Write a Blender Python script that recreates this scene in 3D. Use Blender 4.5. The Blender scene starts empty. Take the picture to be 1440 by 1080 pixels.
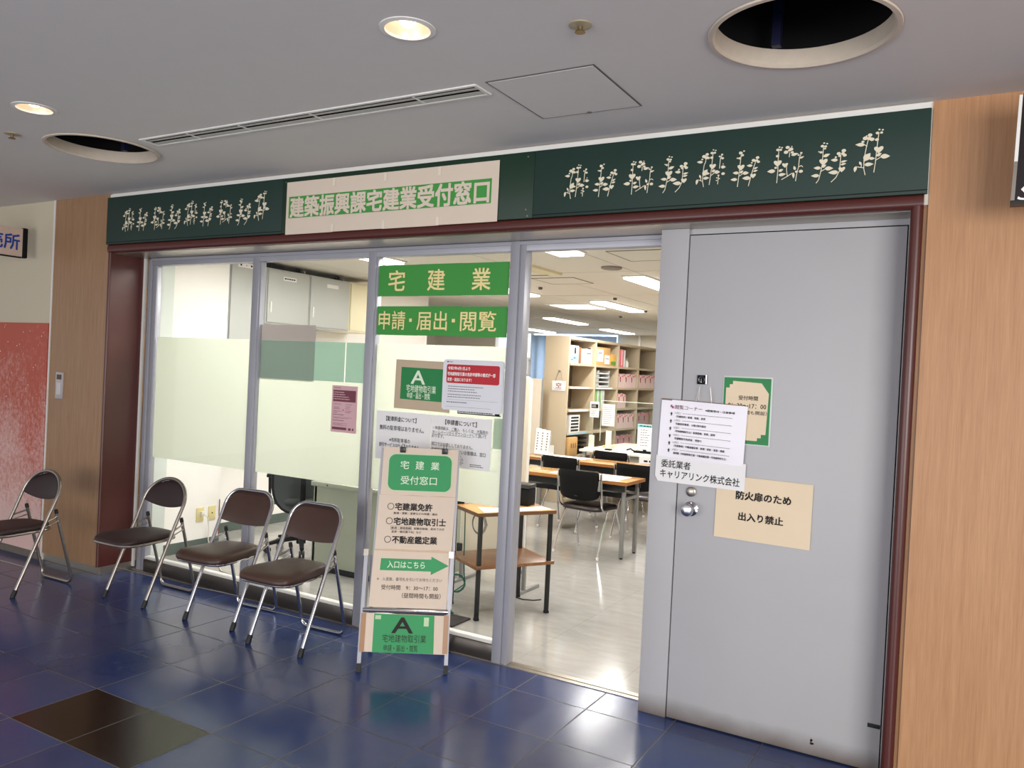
import bpy, bmesh, math, random
from mathutils import Matrix, Vector
random.seed(7)
SC = bpy.context.scene
COL = SC.collection
PI = math.pi

# ------------------------------------------------------------------ camera
CAM_POS = (1.96535, -3.55513, 1.59279)
CAM_R = ((0.86373981, 0.50161723, 0.04830832), (0.04821308, 0.01316619, -0.99875029), (-0.50162639, 0.86498948, -0.01281235))
cd = bpy.data.cameras.new('camera'); cam = bpy.data.objects.new('camera', cd); COL.objects.link(cam)
r, d, f = [Vector(v) for v in CAM_R]
cam.matrix_world = Matrix(((r.x, -d.x, -f.x, CAM_POS[0]), (r.y, -d.y, -f.y, CAM_POS[1]), (r.z, -d.z, -f.z, CAM_POS[2]), (0, 0, 0, 1)))
cd.sensor_width = 36; cd.lens = 28.409; cd.clip_start = 0.05; cd.clip_end = 100
SC.camera = cam

# ------------------------------------------------------------------ look, world, big lights
vs = SC.view_settings
vs.view_transform = 'Standard'; vs.look = 'None'; vs.exposure = 0.0; vs.gamma = 1.0; vs.use_curve_mapping = False
w = bpy.data.worlds.new('world'); SC.world = w; w.use_nodes = True
bg = w.node_tree.nodes['Background']; bg.inputs[0].default_value = (0.98, 0.97, 0.97, 1); bg.inputs[1].default_value = 0.72


def area(name, loc, target, sx, sy, power, color=(1, 1, 1)):
    l = bpy.data.lights.new(name, 'AREA'); l.shape = 'RECTANGLE'; l.size = sx; l.size_y = sy; l.energy = power; l.color = color
    o = bpy.data.objects.new(name, l); COL.objects.link(o); o.location = loc
    o.rotation_euler = (Vector(target) - Vector(loc)).to_track_quat('-Z', 'Y').to_euler()
    return o


# daylight from the open end of the concourse, right behind the camera
area('entrance_daylight', (5.2, -5.6, 1.9), (0.6, 0.0, 1.1), 3.2, 2.4, 290, (1.0, 0.97, 0.93))
area('ceiling_fill', (-1.0, -8.0, 1.0), (-0.5, -1.0, 2.6), 6.0, 2.0, 180, (0.98, 0.98, 1.0))  # added fill lamp, aimed upward to brighten the ceiling


# ------------------------------------------------------------------ materials
def lin(c):
    c = c / 255.0
    return c / 12.92 if c <= 0.04045 else ((c + 0.055) / 1.055) ** 2.4


def rgb(t):
    return (lin(t[0]), lin(t[1]), lin(t[2]), 1.0)


MATS = {}


class NT:
    def __init__(s, name):
        s.m = bpy.data.materials.new(name); s.m.use_nodes = True
        s.t = s.m.node_tree; s.n = s.t.nodes; s.l = s.t.links
        s.p = s.n['Principled BSDF']; s.out = s.n['Material Output']

    def new(s, typ, **kw):
        n = s.n.new(typ)
        for k, v in kw.items(): setattr(n, k, v)
        return n

    def pos(s):
        return s.new('ShaderNodeNewGeometry').outputs['Position']

    def math(s, op, a, b=None, c=None):
        n = s.new('ShaderNodeMath', operation=op)
        for i, v in enumerate((a, b, c)):
            if v is None: continue
            if isinstance(v, (int, float)): n.inputs[i].default_value = v
            else: s.l.new(v, n.inputs[i])
        return n.outputs[0]

    def mix(s, fac, a, b):
        n = s.new('ShaderNodeMix', data_type='RGBA')
        for i, v in ((0, fac), (6, a), (7, b)):
            if isinstance(v, (int, float)): n.inputs[i].default_value = v
            elif isinstance(v, tuple): n.inputs[i].default_value = v
            else: s.l.new(v, n.inputs[i])
        return n.outputs[2]

    def noise(s, scale, stretch=(1, 1, 1), detail=3, vec=None, rough=0.5):
        mp = s.new('ShaderNodeMapping'); mp.inputs['Scale'].default_value = stretch
        s.l.new(vec if vec is not None else s.pos(), mp.inputs[0])
        n = s.new('ShaderNodeTexNoise'); n.inputs['Scale'].default_value = scale; n.inputs['Detail'].default_value = detail
        n.inputs['Roughness'].default_value = rough
        s.l.new(mp.outputs[0], n.inputs['Vector'])
        return n.outputs['Fac']

    def ramp(s, v, a, b):
        n = s.new('ShaderNodeMapRange'); n.inputs[1].default_value = a; n.inputs[2].default_value = b
        s.l.new(v, n.inputs[0]); return n.outputs[0]

    def bump(s, h, strength=0.1, dist=0.01):
        b = s.new('ShaderNodeBump'); b.inputs['Strength'].default_value = strength; b.inputs['Distance'].default_value = dist
        s.l.new(h, b.inputs['Height']); s.l.new(b.outputs[0], s.p.inputs['Normal'])


def mat(name, color, rough=0.6, metal=0.0, var=0.06, vscale=8.0, spec=None, bump=0.0, coat=0.0):
    """plain procedural material: base colour with a little noise variation"""
    if name in MATS: return MATS[name]
    t = NT(name); c = rgb(color)
    dk = tuple(x * (1 - var) for x in c[:3]) + (1,); lt = tuple(min(1, x * (1 + var)) for x in c[:3]) + (1,)
    nz = t.noise(vscale)
    t.l.new(t.mix(nz, dk, lt), t.p.inputs['Base Color'])
    t.p.inputs['Roughness'].default_value = rough; t.p.inputs['Metallic'].default_value = metal
    if spec is not None: t.p.inputs['Specular IOR Level'].default_value = spec
    if coat: t.p.inputs['Coat Weight'].default_value = coat
    if bump: t.bump(t.noise(120), bump, 0.002)
    MATS[name] = t.m
    return t.m


def emit(name, color, strength):
    if name in MATS: return MATS[name]
    t = NT(name)
    t.p.inputs['Base Color'].default_value = rgb(color); t.p.inputs['Emission Color'].default_value = rgb(color)
    t.p.inputs['Emission Strength'].default_value = strength
    MATS[name] = t.m
    return t.m


def wood(name, c1, c2, along='z', rough=0.45, scale=1.0):
    if name in MATS: return MATS[name]
    t = NT(name)
    st = {'z': (70, 70, 2.2), 'x': (2.2, 70, 70), 'y': (70, 2.2, 70)}[along]
    st = tuple(v * scale for v in st)
    st2 = tuple(v * 0.25 for v in st)
    a = t.noise(1.0, st, 4, rough=0.65); b = t.noise(1.0, st2, 3)
    v = t.math('MULTIPLY_ADD', a, 0.65, t.math('MULTIPLY', b, 0.45))
    v = t.ramp(v, 0.38, 0.72)
    t.l.new(t.mix(v, rgb(c2), rgb(c1)), t.p.inputs['Base Color'])
    t.p.inputs['Roughness'].default_value = rough
    t.bump(a, 0.06, 0.001)
    MATS[name] = t.m
    return t.m


def glass(name, tint=(1, 1, 1), refl=0.06, rough=0.0):
    if name in MATS: return MATS[name]
    t = NT(name); t.n.remove(t.p)
    tr = t.new('ShaderNodeBsdfTransparent'); tr.inputs[0].default_value = (*tint, 1)
    gl = t.new('ShaderNodeBsdfGlossy'); gl.inputs['Roughness'].default_value = rough
    ge = t.new('ShaderNodeNewGeometry'); dt = t.new('ShaderNodeVectorMath', operation='DOT_PRODUCT')
    t.l.new(ge.outputs['Normal'], dt.inputs[0]); t.l.new(ge.outputs['Incoming'], dt.inputs[1])
    c1 = t.math('SUBTRACT', 1.0, t.math('ABSOLUTE', dt.outputs['Value']))
    mx = t.new('ShaderNodeMixShader')
    t.l.new(t.math('MULTIPLY_ADD', t.math('POWER', c1, 5.0), 0.9, refl * 0.5), mx.inputs[0])
    t.l.new(tr.outputs[0], mx.inputs[1]); t.l.new(gl.outputs[0], mx.inputs[2]); t.l.new(mx.outputs[0], t.out.inputs[0])
    MATS[name] = t.m
    return t.m


def film(name, color, clear=0.12, diff=0.3):
    """frosted window film: mostly translucent, a little of it clear"""
    if name in MATS: return MATS[name]
    t = NT(name); t.n.remove(t.p)
    tl = t.new('ShaderNodeBsdfTranslucent'); df = t.new('ShaderNodeBsdfDiffuse'); tr = t.new('ShaderNodeBsdfTransparent')
    c = rgb(color)
    nz = t.noise(2.0, (1, 1, 0.4), 3)
    cc = t.mix(nz, tuple(x * .94 for x in c[:3]) + (1,), c)
    t.l.new(cc, tl.inputs[0]); t.l.new(cc, df.inputs[0]); tr.inputs[0].default_value = c
    a = t.new('ShaderNodeMixShader'); a.inputs[0].default_value = diff
    t.l.new(tl.outputs[0], a.inputs[1]); t.l.new(df.outputs[0], a.inputs[2])
    b = t.new('ShaderNodeMixShader'); b.inputs[0].default_value = clear
    t.l.new(a.outputs[0], b.inputs[1]); t.l.new(tr.outputs[0], b.inputs[2])
    t.l.new(b.outputs[0], t.out.inputs[0])
    MATS[name] = t.m
    return t.m


def tile_material():
    t = NT('blue_tiles')
    sx = t.new('ShaderNodeSeparateXYZ'); t.l.new(t.pos(), sx.inputs[0])
    u = t.math('DIVIDE', sx.outputs[0], 0.4); v = t.math('DIVIDE', sx.outputs[1], 0.4)
    iu = t.math('FLOOR', u); iv = t.math('FLOOR', v)
    fu = t.math('SUBTRACT', u, iu); fv = t.math('SUBTRACT', v, iv)
    eu = t.math('MINIMUM', fu, t.math('SUBTRACT', 1.0, fu)); ev = t.math('MINIMUM', fv, t.math('SUBTRACT', 1.0, fv))
    e = t.math('MINIMUM', eu, ev)
    grout = t.math('LESS_THAN', e, 0.0075)
    cb = t.new('ShaderNodeCombineXYZ'); t.l.new(iu, cb.inputs[0]); t.l.new(iv, cb.inputs[1])
    wn = t.new('ShaderNodeTexWhiteNoise', noise_dimensions='2D'); t.l.new(cb.outputs[0], wn.inputs['Vector'])
    blue = t.mix(wn.outputs['Value'], rgb((35, 52, 100)), rgb((45, 64, 114)))
    blue = t.mix(t.ramp(t.noise(3.5), 0.35, 0.7), blue, rgb((54, 68, 108)))
    # two replaced tiles, black
    bx = t.math('MULTIPLY', t.math('GREATER_THAN', iu, -4.5), t.math('LESS_THAN', iu, -2.5))
    by = t.math('COMPARE', iv, -4.0, 0.2)
    c = t.mix(t.math('MULTIPLY', bx, by), blue, rgb((26, 18, 12)))
    c = t.mix(grout, c, t.mix(wn.outputs['Value'], rgb((44, 44, 52)), rgb((104, 102, 100))))
    t.l.new(c, t.p.inputs['Base Color'])
    rg = t.math('MULTIPLY_ADD', grout, 0.4, t.math('MULTIPLY_ADD', t.noise(14.0), 0.10, 0.14))
    t.l.new(rg, t.p.inputs['Roughness'])
    h = t.math('ADD', t.math('MULTIPLY', t.math('MINIMUM', e, 0.012), 60.0), t.math('MULTIPLY', t.noise(26.0), 0.10))
    t.bump(h, 0.25, 0.002)
    return t.m


def vinyl_material():
    t = NT('office_vinyl')
    a = t.noise(5.0, (1, 3, 1), 5, rough=0.65)
    c = t.mix(t.ramp(a, 0.3, 0.7), rgb((160, 157, 152)), rgb((174, 171, 166)))
    sx = t.new('ShaderNodeSeparateXYZ'); t.l.new(t.pos(), sx.inputs[0])
    g = None
    for k in (0, 1):
        u = t.math('FRACT', t.math('DIVIDE', t.math('ADD', sx.outputs[k], 20.0), 0.6))
        e = t.math('LESS_THAN', t.math('MINIMUM', u, t.math('SUBTRACT', 1.0, u)), 0.003)
        g = e if g is None else t.math('MAXIMUM', g, e)
    c = t.mix(t.math('MULTIPLY', g, 0.35), c, rgb((110, 106, 100)))
    t.l.new(c, t.p.inputs['Base Color'])
    t.l.new(t.math('MULTIPLY_ADD', a, 0.12, 0.06), t.p.inputs['Roughness'])
    t.bump(a, 0.04, 0.003)
    return t.m


def board_material():
    t = NT('worn_red_board')
    sx = t.new('ShaderNodeSeparateXYZ'); t.l.new(t.pos(), sx.inputs[0])
    fine = t.noise(45.0, (1, 1, 0.8), 6, rough=0.75); big = t.noise(2.2, (1, 1, 1), 4)
    v = t.math('MULTIPLY_ADD', fine, 0.9, t.math('MULTIPLY', big, 0.5))
    v = t.math('SUBTRACT', v, t.math('MULTIPLY', sx.outputs[2], 0.30))       # scuffing is heavier at chair height
    v = t.ramp(v, 0.26, 0.62)
    t.l.new(t.mix(v, rgb((188, 92, 74)), rgb((226, 190, 182))), t.p.inputs['Base Color'])
    t.p.inputs['Roughness'].default_value = 0.7
    return t.m


def door_material():
    t = NT('grey_door_paint')
    sx = t.new('ShaderNodeSeparateXYZ'); t.l.new(t.pos(), sx.inputs[0])
    n = t.noise(6.0, (1, 1, 1), 4)
    low = t.ramp(t.math('ADD', sx.outputs[2], t.math('MULTIPLY', n, 0.06)), 0.125, 0.035)   # scuffed dirty foot of the door
    c = t.mix(t.noise(3.0), rgb((178, 177, 179)), rgb((185, 184, 186)))
    c = t.mix(t.math('MULTIPLY', low, 0.85), c, rgb((96, 82, 70)))
    t.l.new(c, t.p.inputs['Base Color']); t.p.inputs['Roughness'].default_value = 0.42
    return t.m


M_tile = tile_material(); M_vinyl = vinyl_material(); M_board = board_material(); M_door = door_material()
M_ceil = mat('corridor_ceiling_paint', (222, 217, 212), 0.85, var=0.02)
M_ceil_in = mat('office_ceiling_panel', (226, 220, 208), 0.9, var=0.03, vscale=60)
M_cream_wall = mat('cream_wall_paint', (206, 196, 172), 0.8, var=0.04, vscale=2)
M_wood_wall = wood('oak_laminate', (192, 145, 104), (172, 125, 86), 'z', scale=2.6)
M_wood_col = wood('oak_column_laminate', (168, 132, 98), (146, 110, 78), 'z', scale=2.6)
M_white_wall = mat('white_wall_paint', (244, 240, 235), 0.8, var=0.02)
M_beige_wall = mat('beige_office_wall', (226, 216, 198), 0.8, var=0.02)
M_red = mat('maroon_steel', (82, 38, 33), 0.32, var=0.04)
M_green = mat('green_header', (22, 50, 42), 0.6, var=0.05)
M_green2 = mat('green_header_patch', (10, 46, 28), 0.5, var=0.05)
M_motif = mat('cream_motif', (232, 222, 196), 0.6)
M_white_trim = mat('white_trim', (232, 230, 224), 0.5)
M_alu = mat('aluminium_frame', (166, 166, 174), 0.38, metal=0.2)
M_steel = mat('stainless', (176, 168, 156), 0.3, metal=0.85)
M_kick = mat('dark_stainless', (92, 86, 80), 0.28, metal=0.7)
M_chrome = mat('chrome', (200, 200, 204), 0.12, metal=1.0, var=0.02)
M_nickel = mat('satin_nickel', (168, 160, 152), 0.3, metal=0.95, var=0.03)
M_black = mat('black_rubber', (24, 24, 25), 0.6)
M_dark = mat('dark_void', (6, 6, 9), 0.9)
M_brown = mat('brown_vinyl', (68, 46, 38), 0.42, var=0.10, vscale=20, bump=0.05)
M_brown_d = mat('dark_brown_vinyl', (46, 29, 30), 0.55, var=0.08, vscale=20, bump=0.05)
M_glass = glass('window_glass', (0.99, 0.995, 0.988), 0.05)
M_acryl = glass('acrylic', (0.93, 0.955, 0.95), 0.06)
M_film = film('frosted_film', (241, 244, 234), 0.08, 0.30)
M_film_g = film('green_grey_film', (192, 214, 200), 0.18, 0.4)
M_film_d = film('dark_green_film', (168, 182, 172), 0.18, 0.45)
M_film_x = film('grey_film', (196, 190, 188), 0.4, 0.4)
M_paper = mat('white_paper', (238, 236, 236), 0.75, var=0.015)
M_paper_b = mat('beige_paper', (232, 212, 182), 0.75, var=0.03)
M_paper_p = mat('peach_paper', (220, 202, 184), 0.72, var=0.03, vscale=25)
M_banner = mat('banner_paper', (222, 206, 188), 0.7, var=0.03)
M_kraft = mat('kraft_paper', (196, 176, 150), 0.8, var=0.05)
M_pink = mat('pink_paper', (214, 174, 179), 0.75)
M_ink = mat('black_ink', (26, 22, 22), 0.7)
M_ink_g = mat('grey_ink', (120, 116, 116), 0.7)
M_ink_m = mat('maroon_ink', (120, 62, 74), 0.7)
M_gsign = mat('green_print', (62, 150, 62), 0.6)
M_gsign2 = mat('emerald_print', (52, 152, 92), 0.62)
M_gsign3 = mat('deep_green_print', (26, 128, 66), 0.5)
M_cream_ink = mat('cream_lettering', (248, 226, 160), 0.6)
M_pale_ink = mat('pale_lettering', (226, 240, 214), 0.6)
M_white_ink = mat('white_lettering', (246, 242, 238), 0.6)
M_redprint = mat('red_print', (190, 30, 44), 0.5)
M_blue_ink = mat('blue_lettering', (20, 62, 150), 0.5)
M_tape = mat('brown_packing_tape', (168, 126, 90), 0.35)
M_clip = mat('clip_black', (26, 26, 28), 0.35)
M_tableedge = wood('table_wood_edge', (176, 118, 66), (146, 92, 48), 'x', 0.4)
M_tabletop = wood('table_wood', (222, 172, 116), (200, 146, 92), 'x', 0.16)
M_walnut = wood('walnut_shelf', (150, 104, 68), (118, 78, 48), 'x', 0.28)
M_grey_steel = mat('grey_steel', (150, 150, 148), 0.4, metal=0.4)
M_blacksteel = mat('black_steel', (34, 36, 38), 0.4, metal=0.2)
M_cab = mat('grey_cabinet_paint', (186, 188, 184), 0.5, var=0.02)
M_cab_cream = mat('cream_cabinet_paint', (240, 230, 196), 0.5, var=0.02)
M_deskgreen = mat('grey_green_desk', (164, 168, 150), 0.5, var=0.02)
M_shelf = mat('putty_shelf_paint', (196, 179, 152), 0.5, var=0.02)
M_shelf_b = mat('shaded_back_panel', (104, 92, 75), 0.6, var=0.03)  # shade inside the bays is put into this darker panel colour
M_partition = mat('cream_partition', (214, 201, 182), 0.7, var=0.02)
M_baseb = mat('dark_green_baseboard', (86, 98, 92), 0.55)
M_ivory = mat('ivory_plastic', (224, 208, 150), 0.4)
M_plastic_b = mat('black_plastic', (13, 13, 14), 0.6, var=0.08, spec=0.2)
M_mesh = mat('black_chair_mesh', (46, 50, 50), 0.7, var=0.2, vscale=90)
M_bin = mat('clear_plastic', (200, 202, 200), 0.25)
M_card = mat('cardboard', (208, 164, 104), 0.8, var=0.05)
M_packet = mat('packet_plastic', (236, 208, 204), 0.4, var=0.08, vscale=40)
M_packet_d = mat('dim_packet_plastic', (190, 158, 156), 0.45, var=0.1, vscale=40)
M_redtag = mat('dark_red_tag', (150, 36, 48), 0.6)
M_pinkfile = mat('pink_file', (232, 120, 130), 0.6)
M_greenfile = mat('green_file', (120, 170, 96), 0.5)
M_curtain = mat('blue_curtain', (170, 198, 232), 0.8, var=0.08, vscale=14)
M_diff = emit('tube_diffuser', (255, 252, 244), 6.0)
M_bulb = emit('halogen_bulb', (255, 230, 200), 7.0)
M_reflector = mat('downlight_reflector', (232, 208, 190), 0.35, metal=0.3)
M_sprinkler = mat('brass', (150, 130, 96), 0.35, metal=0.9)
M_green_cable = mat('green_cable', (20, 92, 66), 0.45)
M_grey_cable = mat('grey_cable', (120, 124, 126), 0.5)
M_white_cable = mat('white_cable', (226, 222, 214), 0.5)
M_putty = mat('white_desk_laminate', (240, 236, 222), 0.4, var=0.01)


# ------------------------------------------------------------------ geometry helpers
class G:
    """collects shapes, then becomes ONE mesh object"""

    def __init__(s):
        s.bm = bmesh.new()

    def box(s, x0, x1, y0, y1, z0, z1, bev=0.0, seg=2):
        b = bmesh.new()
        vs_ = [b.verts.new(p) for p in ((x0, y0, z0), (x1, y0, z0), (x1, y1, z0), (x0, y1, z0), (x0, y0, z1), (x1, y0, z1), (x1, y1, z1), (x0, y1, z1))]
        for q in ((3, 2, 1, 0), (4, 5, 6, 7), (0, 1, 5, 4), (1, 2, 6, 5), (2, 3, 7, 6), (3, 0, 4, 7)): b.faces.new([vs_[i] for i in q])
        if bev: bmesh.ops.bevel(b, geom=b.edges[:], offset=bev, segments=seg, affect='EDGES', profile=0.5)
        s.merge(b); return s

    def merge(s, b, mtx=None):
        if mtx is not None: bmesh.ops.transform(b, matrix=mtx, verts=b.verts[:])
        mp = {}
        for v in b.verts: mp[v] = s.bm.verts.new(v.co)
        for f_ in b.faces:
            try: s.bm.faces.new([mp[v] for v in f_.verts])
            except ValueError: pass
        b.free()

    def prism(s, poly, y0, y1, plane='xz'):
        def P(a, b_, c):
            return {'xz': (a, c, b_), 'xy': (a, b_, c), 'yz': (c, a, b_)}[plane]
        n = len(poly)
        A = [s.bm.verts.new(P(a, b_, y0)) for a, b_ in poly]; B = [s.bm.verts.new(P(a, b_, y1)) for a, b_ in poly]
        s.bm.faces.new(A); s.bm.faces.new(B[::-1])
        for i in range(n):
            j = (i + 1) % n
            s.bm.faces.new((A[j], A[i], B[i], B[j]))
        return s

    def tube(s, pts, r, seg=10, closed=False):
        pts = [Vector(p) for p in pts]; n = len(pts); rings = []
        up = None
        for i in range(n):
            if closed: t_ = (pts[(i + 1) % n] - pts[i - 1]).normalized()
            else: t_ = (pts[min(i + 1, n - 1)] - pts[max(i - 1, 0)]).normalized()
            if up is None:
                up = Vector((0, 0, 1)) if abs(t_.z) < 0.9 else Vector((1, 0, 0))
            a = up - t_ * up.dot(t_)
            if a.length < 1e-6: a = Vector((1, 0, 0)) - t_ * t_.x
            a.normalize(); b_ = t_.cross(a); up = a
            rr = r[i] if isinstance(r, (list, tuple)) else r
            rings.append([s.bm.verts.new(pts[i] + (a * math.cos(2 * PI * k / seg) + b_ * math.sin(2 * PI * k / seg)) * rr) for k in range(seg)])
        for i in range(n if closed else n - 1):
            A, B = rings[i], rings[(i + 1) % n]
            for k in range(seg): s.bm.faces.new((A[k], A[(k + 1) % seg], B[(k + 1) % seg], B[k]))
        if not closed: s.bm.faces.new(rings[0][::-1]); s.bm.faces.new(rings[-1])
        return s

    def cyl(s, p0, p1, r0, r1=None, seg=16):
        return s.tube([p0, p1], [r0, r0 if r1 is None else r1], seg)

    def lathe(s, prof, c=(0, 0, 0), seg=32, axis='z', closed=False, cap=True):
        rings = []
        for rr, z in prof:
            ring = []
            for k in range(seg):
                a = 2 * PI * k / seg
                x, y = rr * math.cos(a), rr * math.sin(a)
                p = {'z': (x, y, z), 'y': (x, z, y), 'x': (z, x, y)}[axis]
                ring.append(s.bm.verts.new((c[0] + p[0], c[1] + p[1], c[2] + p[2])))
            rings.append(ring)
        m = len(rings)
        for i in range(m if closed else m - 1):
            A, B = rings[i], rings[(i + 1) % m]
            for k in range(seg): s.bm.faces.new((A[k], A[(k + 1) % seg], B[(k + 1) % seg], B[k]))
        if not closed and cap:
            if prof[0][0] > 1e-5: s.bm.faces.new(rings[0][::-1])
            if prof[-1][0] > 1e-5: s.bm.faces.new(rings[-1])
        return s

    def loft(s, rings, cap=True):
        R = [[s.bm.verts.new(p) for p in ring] for ring in rings]; n = len(R[0])
        for A, B in zip(R, R[1:]):
            for k in range(n): s.bm.faces.new((A[k], A[(k + 1) % n], B[(k + 1) % n], B[k]))
        if cap: s.bm.faces.new(R[0][::-1]); s.bm.faces.new(R[-1])
        return s

    def done(s, name, m, parent=None, loc=(0, 0, 0), rot=(0, 0, 0), smooth=40, kind=None):
        bm = s.bm
        bmesh.ops.remove_doubles(bm, verts=bm.verts[:], dist=1e-6)
        bmesh.ops.recalc_face_normals(bm, faces=bm.faces[:])
        for f_ in bm.faces: f_.smooth = True
        ca = math.radians(smooth)
        for e in bm.edges:
            if len(e.link_faces) != 2 or e.calc_face_angle(0) > ca: e.smooth = False
        me = bpy.data.meshes.new(name); bm.to_mesh(me); bm.free()
        me.materials.append(m)
        o = bpy.data.objects.new(name, me); COL.objects.link(o)
        o.parent = parent; o.location = loc; o.rotation_euler = rot
        if kind: o['kind'] = kind
        return o


def tag(o, label, cat, group=None, kind=None):
    o['label'] = label; o['category'] = cat
    if group: o['group'] = group
    if kind: o['kind'] = kind
    return o


def thing(name, label, cat, loc=(0, 0, 0), rotz=0.0, group=None, kind=None, rot=None):
    o = bpy.data.objects.new(name, None); o.empty_display_size = 0.1; COL.objects.link(o)
    o.location = loc; o.rotation_euler = rot if rot else (0, 0, rotz)
    return tag(o, label, cat, group, kind)


def struct(name, g, m, **kw):
    return g.done(name, m, kind='structure', **kw)


def children(o):
    return [c for c in bpy.data.objects if c.parent == o]


def dup(root, loc, rotz, label, group=None):
    def cp(o, parent):
        c = o.copy(); COL.objects.link(c)
        if parent: c.parent = parent
        for ch in children(o): cp(ch, c)
        return c
    rts = cp(root, None); rts.location = loc; rts.rotation_euler = (0, 0, rotz); rts['label'] = label
    if group: rts['group'] = group
    return rts


def rrect(x0, x1, z0, z1, r, n=6):
    pts = []
    for cx, cz, a0 in ((x1 - r, z0 + r, -90), (x1 - r, z1 - r, 0), (x0 + r, z1 - r, 90), (x0 + r, z0 + r, 180)):
        for k in range(n + 1):
            a = math.radians(a0 + 90 * k / n); pts.append((cx + r * math.cos(a), cz + r * math.sin(a)))
    return pts


def text(body, m, parent, x, y, z, w=None, h=None, bold=0.0, name='lettering', align='c', depth=0.0006, rz=0.0, shear=0.0):
    """flat lettering in the parent's XZ plane, reading from -Y; (x, z) is the centre (or the left edge) of the text"""
    cu = bpy.data.curves.new('t', 'FONT'); cu.body = body; cu.size = 1.0; cu.resolution_u = 2; cu.extrude = 0.0; cu.shear = shear
    to = bpy.data.objects.new('t', cu); COL.objects.link(to)
    dg = bpy.context.evaluated_depsgraph_get()
    me = bpy.data.meshes.new_from_object(to.evaluated_get(dg))
    bpy.data.objects.remove(to); bpy.data.curves.remove(cu)
    xs = [v.co.x for v in me.vertices]; ys = [v.co.y for v in me.vertices]
    x0, x1, y0, y1 = min(xs), max(xs), min(ys), max(ys)
    sx = (w / (x1 - x0)) if w else None; sy = (h / (y1 - y0)) if h else None
    if sx is None: sx = sy
    if sy is None: sy = sx
    cx = (x0 + x1) / 2 if align == 'c' else x0; cy = (y0 + y1) / 2
    ca, sa = math.cos(rz), math.sin(rz)
    if bold > 0:                                                     # heavier strokes: the outline doubled with small shifts
        b2 = bmesh.new(); b2.from_mesh(me); base = [v for v in b2.verts]; geo = b2.verts[:] + b2.edges[:] + b2.faces[:]
        for k, (dx, dy) in enumerate(((1, 1), (-1, 1), (1, -1), (-1, -1))):
            r2 = bmesh.ops.duplicate(b2, geom=geo)
            for v in r2['geom']:
                if isinstance(v, bmesh.types.BMVert): v.co.x += dx * bold; v.co.y += dy * bold; v.co.z += 0.00012 * (k + 1)
        b2.to_mesh(me); b2.free()
    for v in me.vertices:
        a, b_ = (v.co.x - cx) * sx, (v.co.y - cy) * sy
        v.co = (x + a * ca - b_ * sa, y - v.co.z, z + a * sa + b_ * ca)
    me.name = name; me.materials.clear(); me.materials.append(m)
    o = bpy.data.objects.new(name, me); COL.objects.link(o); o.parent = parent
    return o


def lines(parent, m, x0, x1, zs, y, th=0.004, frac=(0.5, 1.0), name='fine_print', dash=0.012):
    """rows of small print too fine to read: short marks in rows"""
    g = G(); rnd = random.Random(len(zs) * 31 + int(x1 * 1000))
    for z in zs:
        xe = x0 + (x1 - x0) * rnd.uniform(*frac); x = x0
        while x < xe - 0.002:
            wd = dash * rnd.uniform(0.5, 1.3); e = min(x + wd, xe)
            g.box(x, e, y - 0.0003, y, z - th / 2 * rnd.uniform(0.7, 1), z + th / 2); x = e + dash * 0.28
    return g.done(name, m, parent)


def sheet(g, w, h, x0=0.0, z0=0.0, t=0.0012, curl=0.0, y=0.0):
    """a sheet of paper, slightly wavy"""
    n = 10
    rows = []
    for j in range(n + 1):
        rows.append([(x0 + w * i / n, y - curl * math.sin(PI * i / n) * math.sin(2.2 * j / n + 0.4) - curl * 0.4 * (i / n) ** 6, z0 + h * j / n) for i in range(n + 1)])
    bm = g.bm
    F = [[bm.verts.new(p) for p in r_] for r_ in rows]; B = [[bm.verts.new((p[0], p[1] + t, p[2])) for p in r_] for r_ in rows]
    for j in range(n):
        for i in range(n):
            bm.faces.new((F[j][i], F[j][i + 1], F[j + 1][i + 1], F[j + 1][i])); bm.faces.new((B[j][i], B[j + 1][i], B[j + 1][i + 1], B[j][i + 1]))
    for j in range(n):
        bm.faces.new((F[j][0], F[j + 1][0], B[j + 1][0], B[j][0])); bm.faces.new((F[j][n], B[j][n], B[j + 1][n], F[j + 1][n]))
        bm.faces.new((F[0][j], B[0][j], B[0][j + 1], F[0][j + 1])); bm.faces.new((F[n][j], F[n][j + 1], B[n][j + 1], B[n][j]))
    return g

# ================================================================== STRUCTURE
# concourse floor and office floor
g = G(); g.box(-9, 6, -9, 0.25, -0.08, 0); struct('floor_concourse', g, M_tile)
g = G(); g.box(-9.2, 3.2, 0.33, 12.3, -0.08, 0.0); struct('floor_office', g, M_vinyl)
g = G(); g.box(-3.42, 0.62, 0.25, 0.33, -0.08, 0.004); g.box(-0.2, 0.62, 0.285, 0.29, 0.004, 0.007); struct('threshold_trim', g, M_steel)

# concourse ceiling with its round and square openings
CZ = 2.74
HOLES = [(1.41, -0.84, 0.285), (-2.345, -0.81, 0.285), (0.232, -1.385, 0.080), (-1.975, -1.395, 0.080)]


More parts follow.
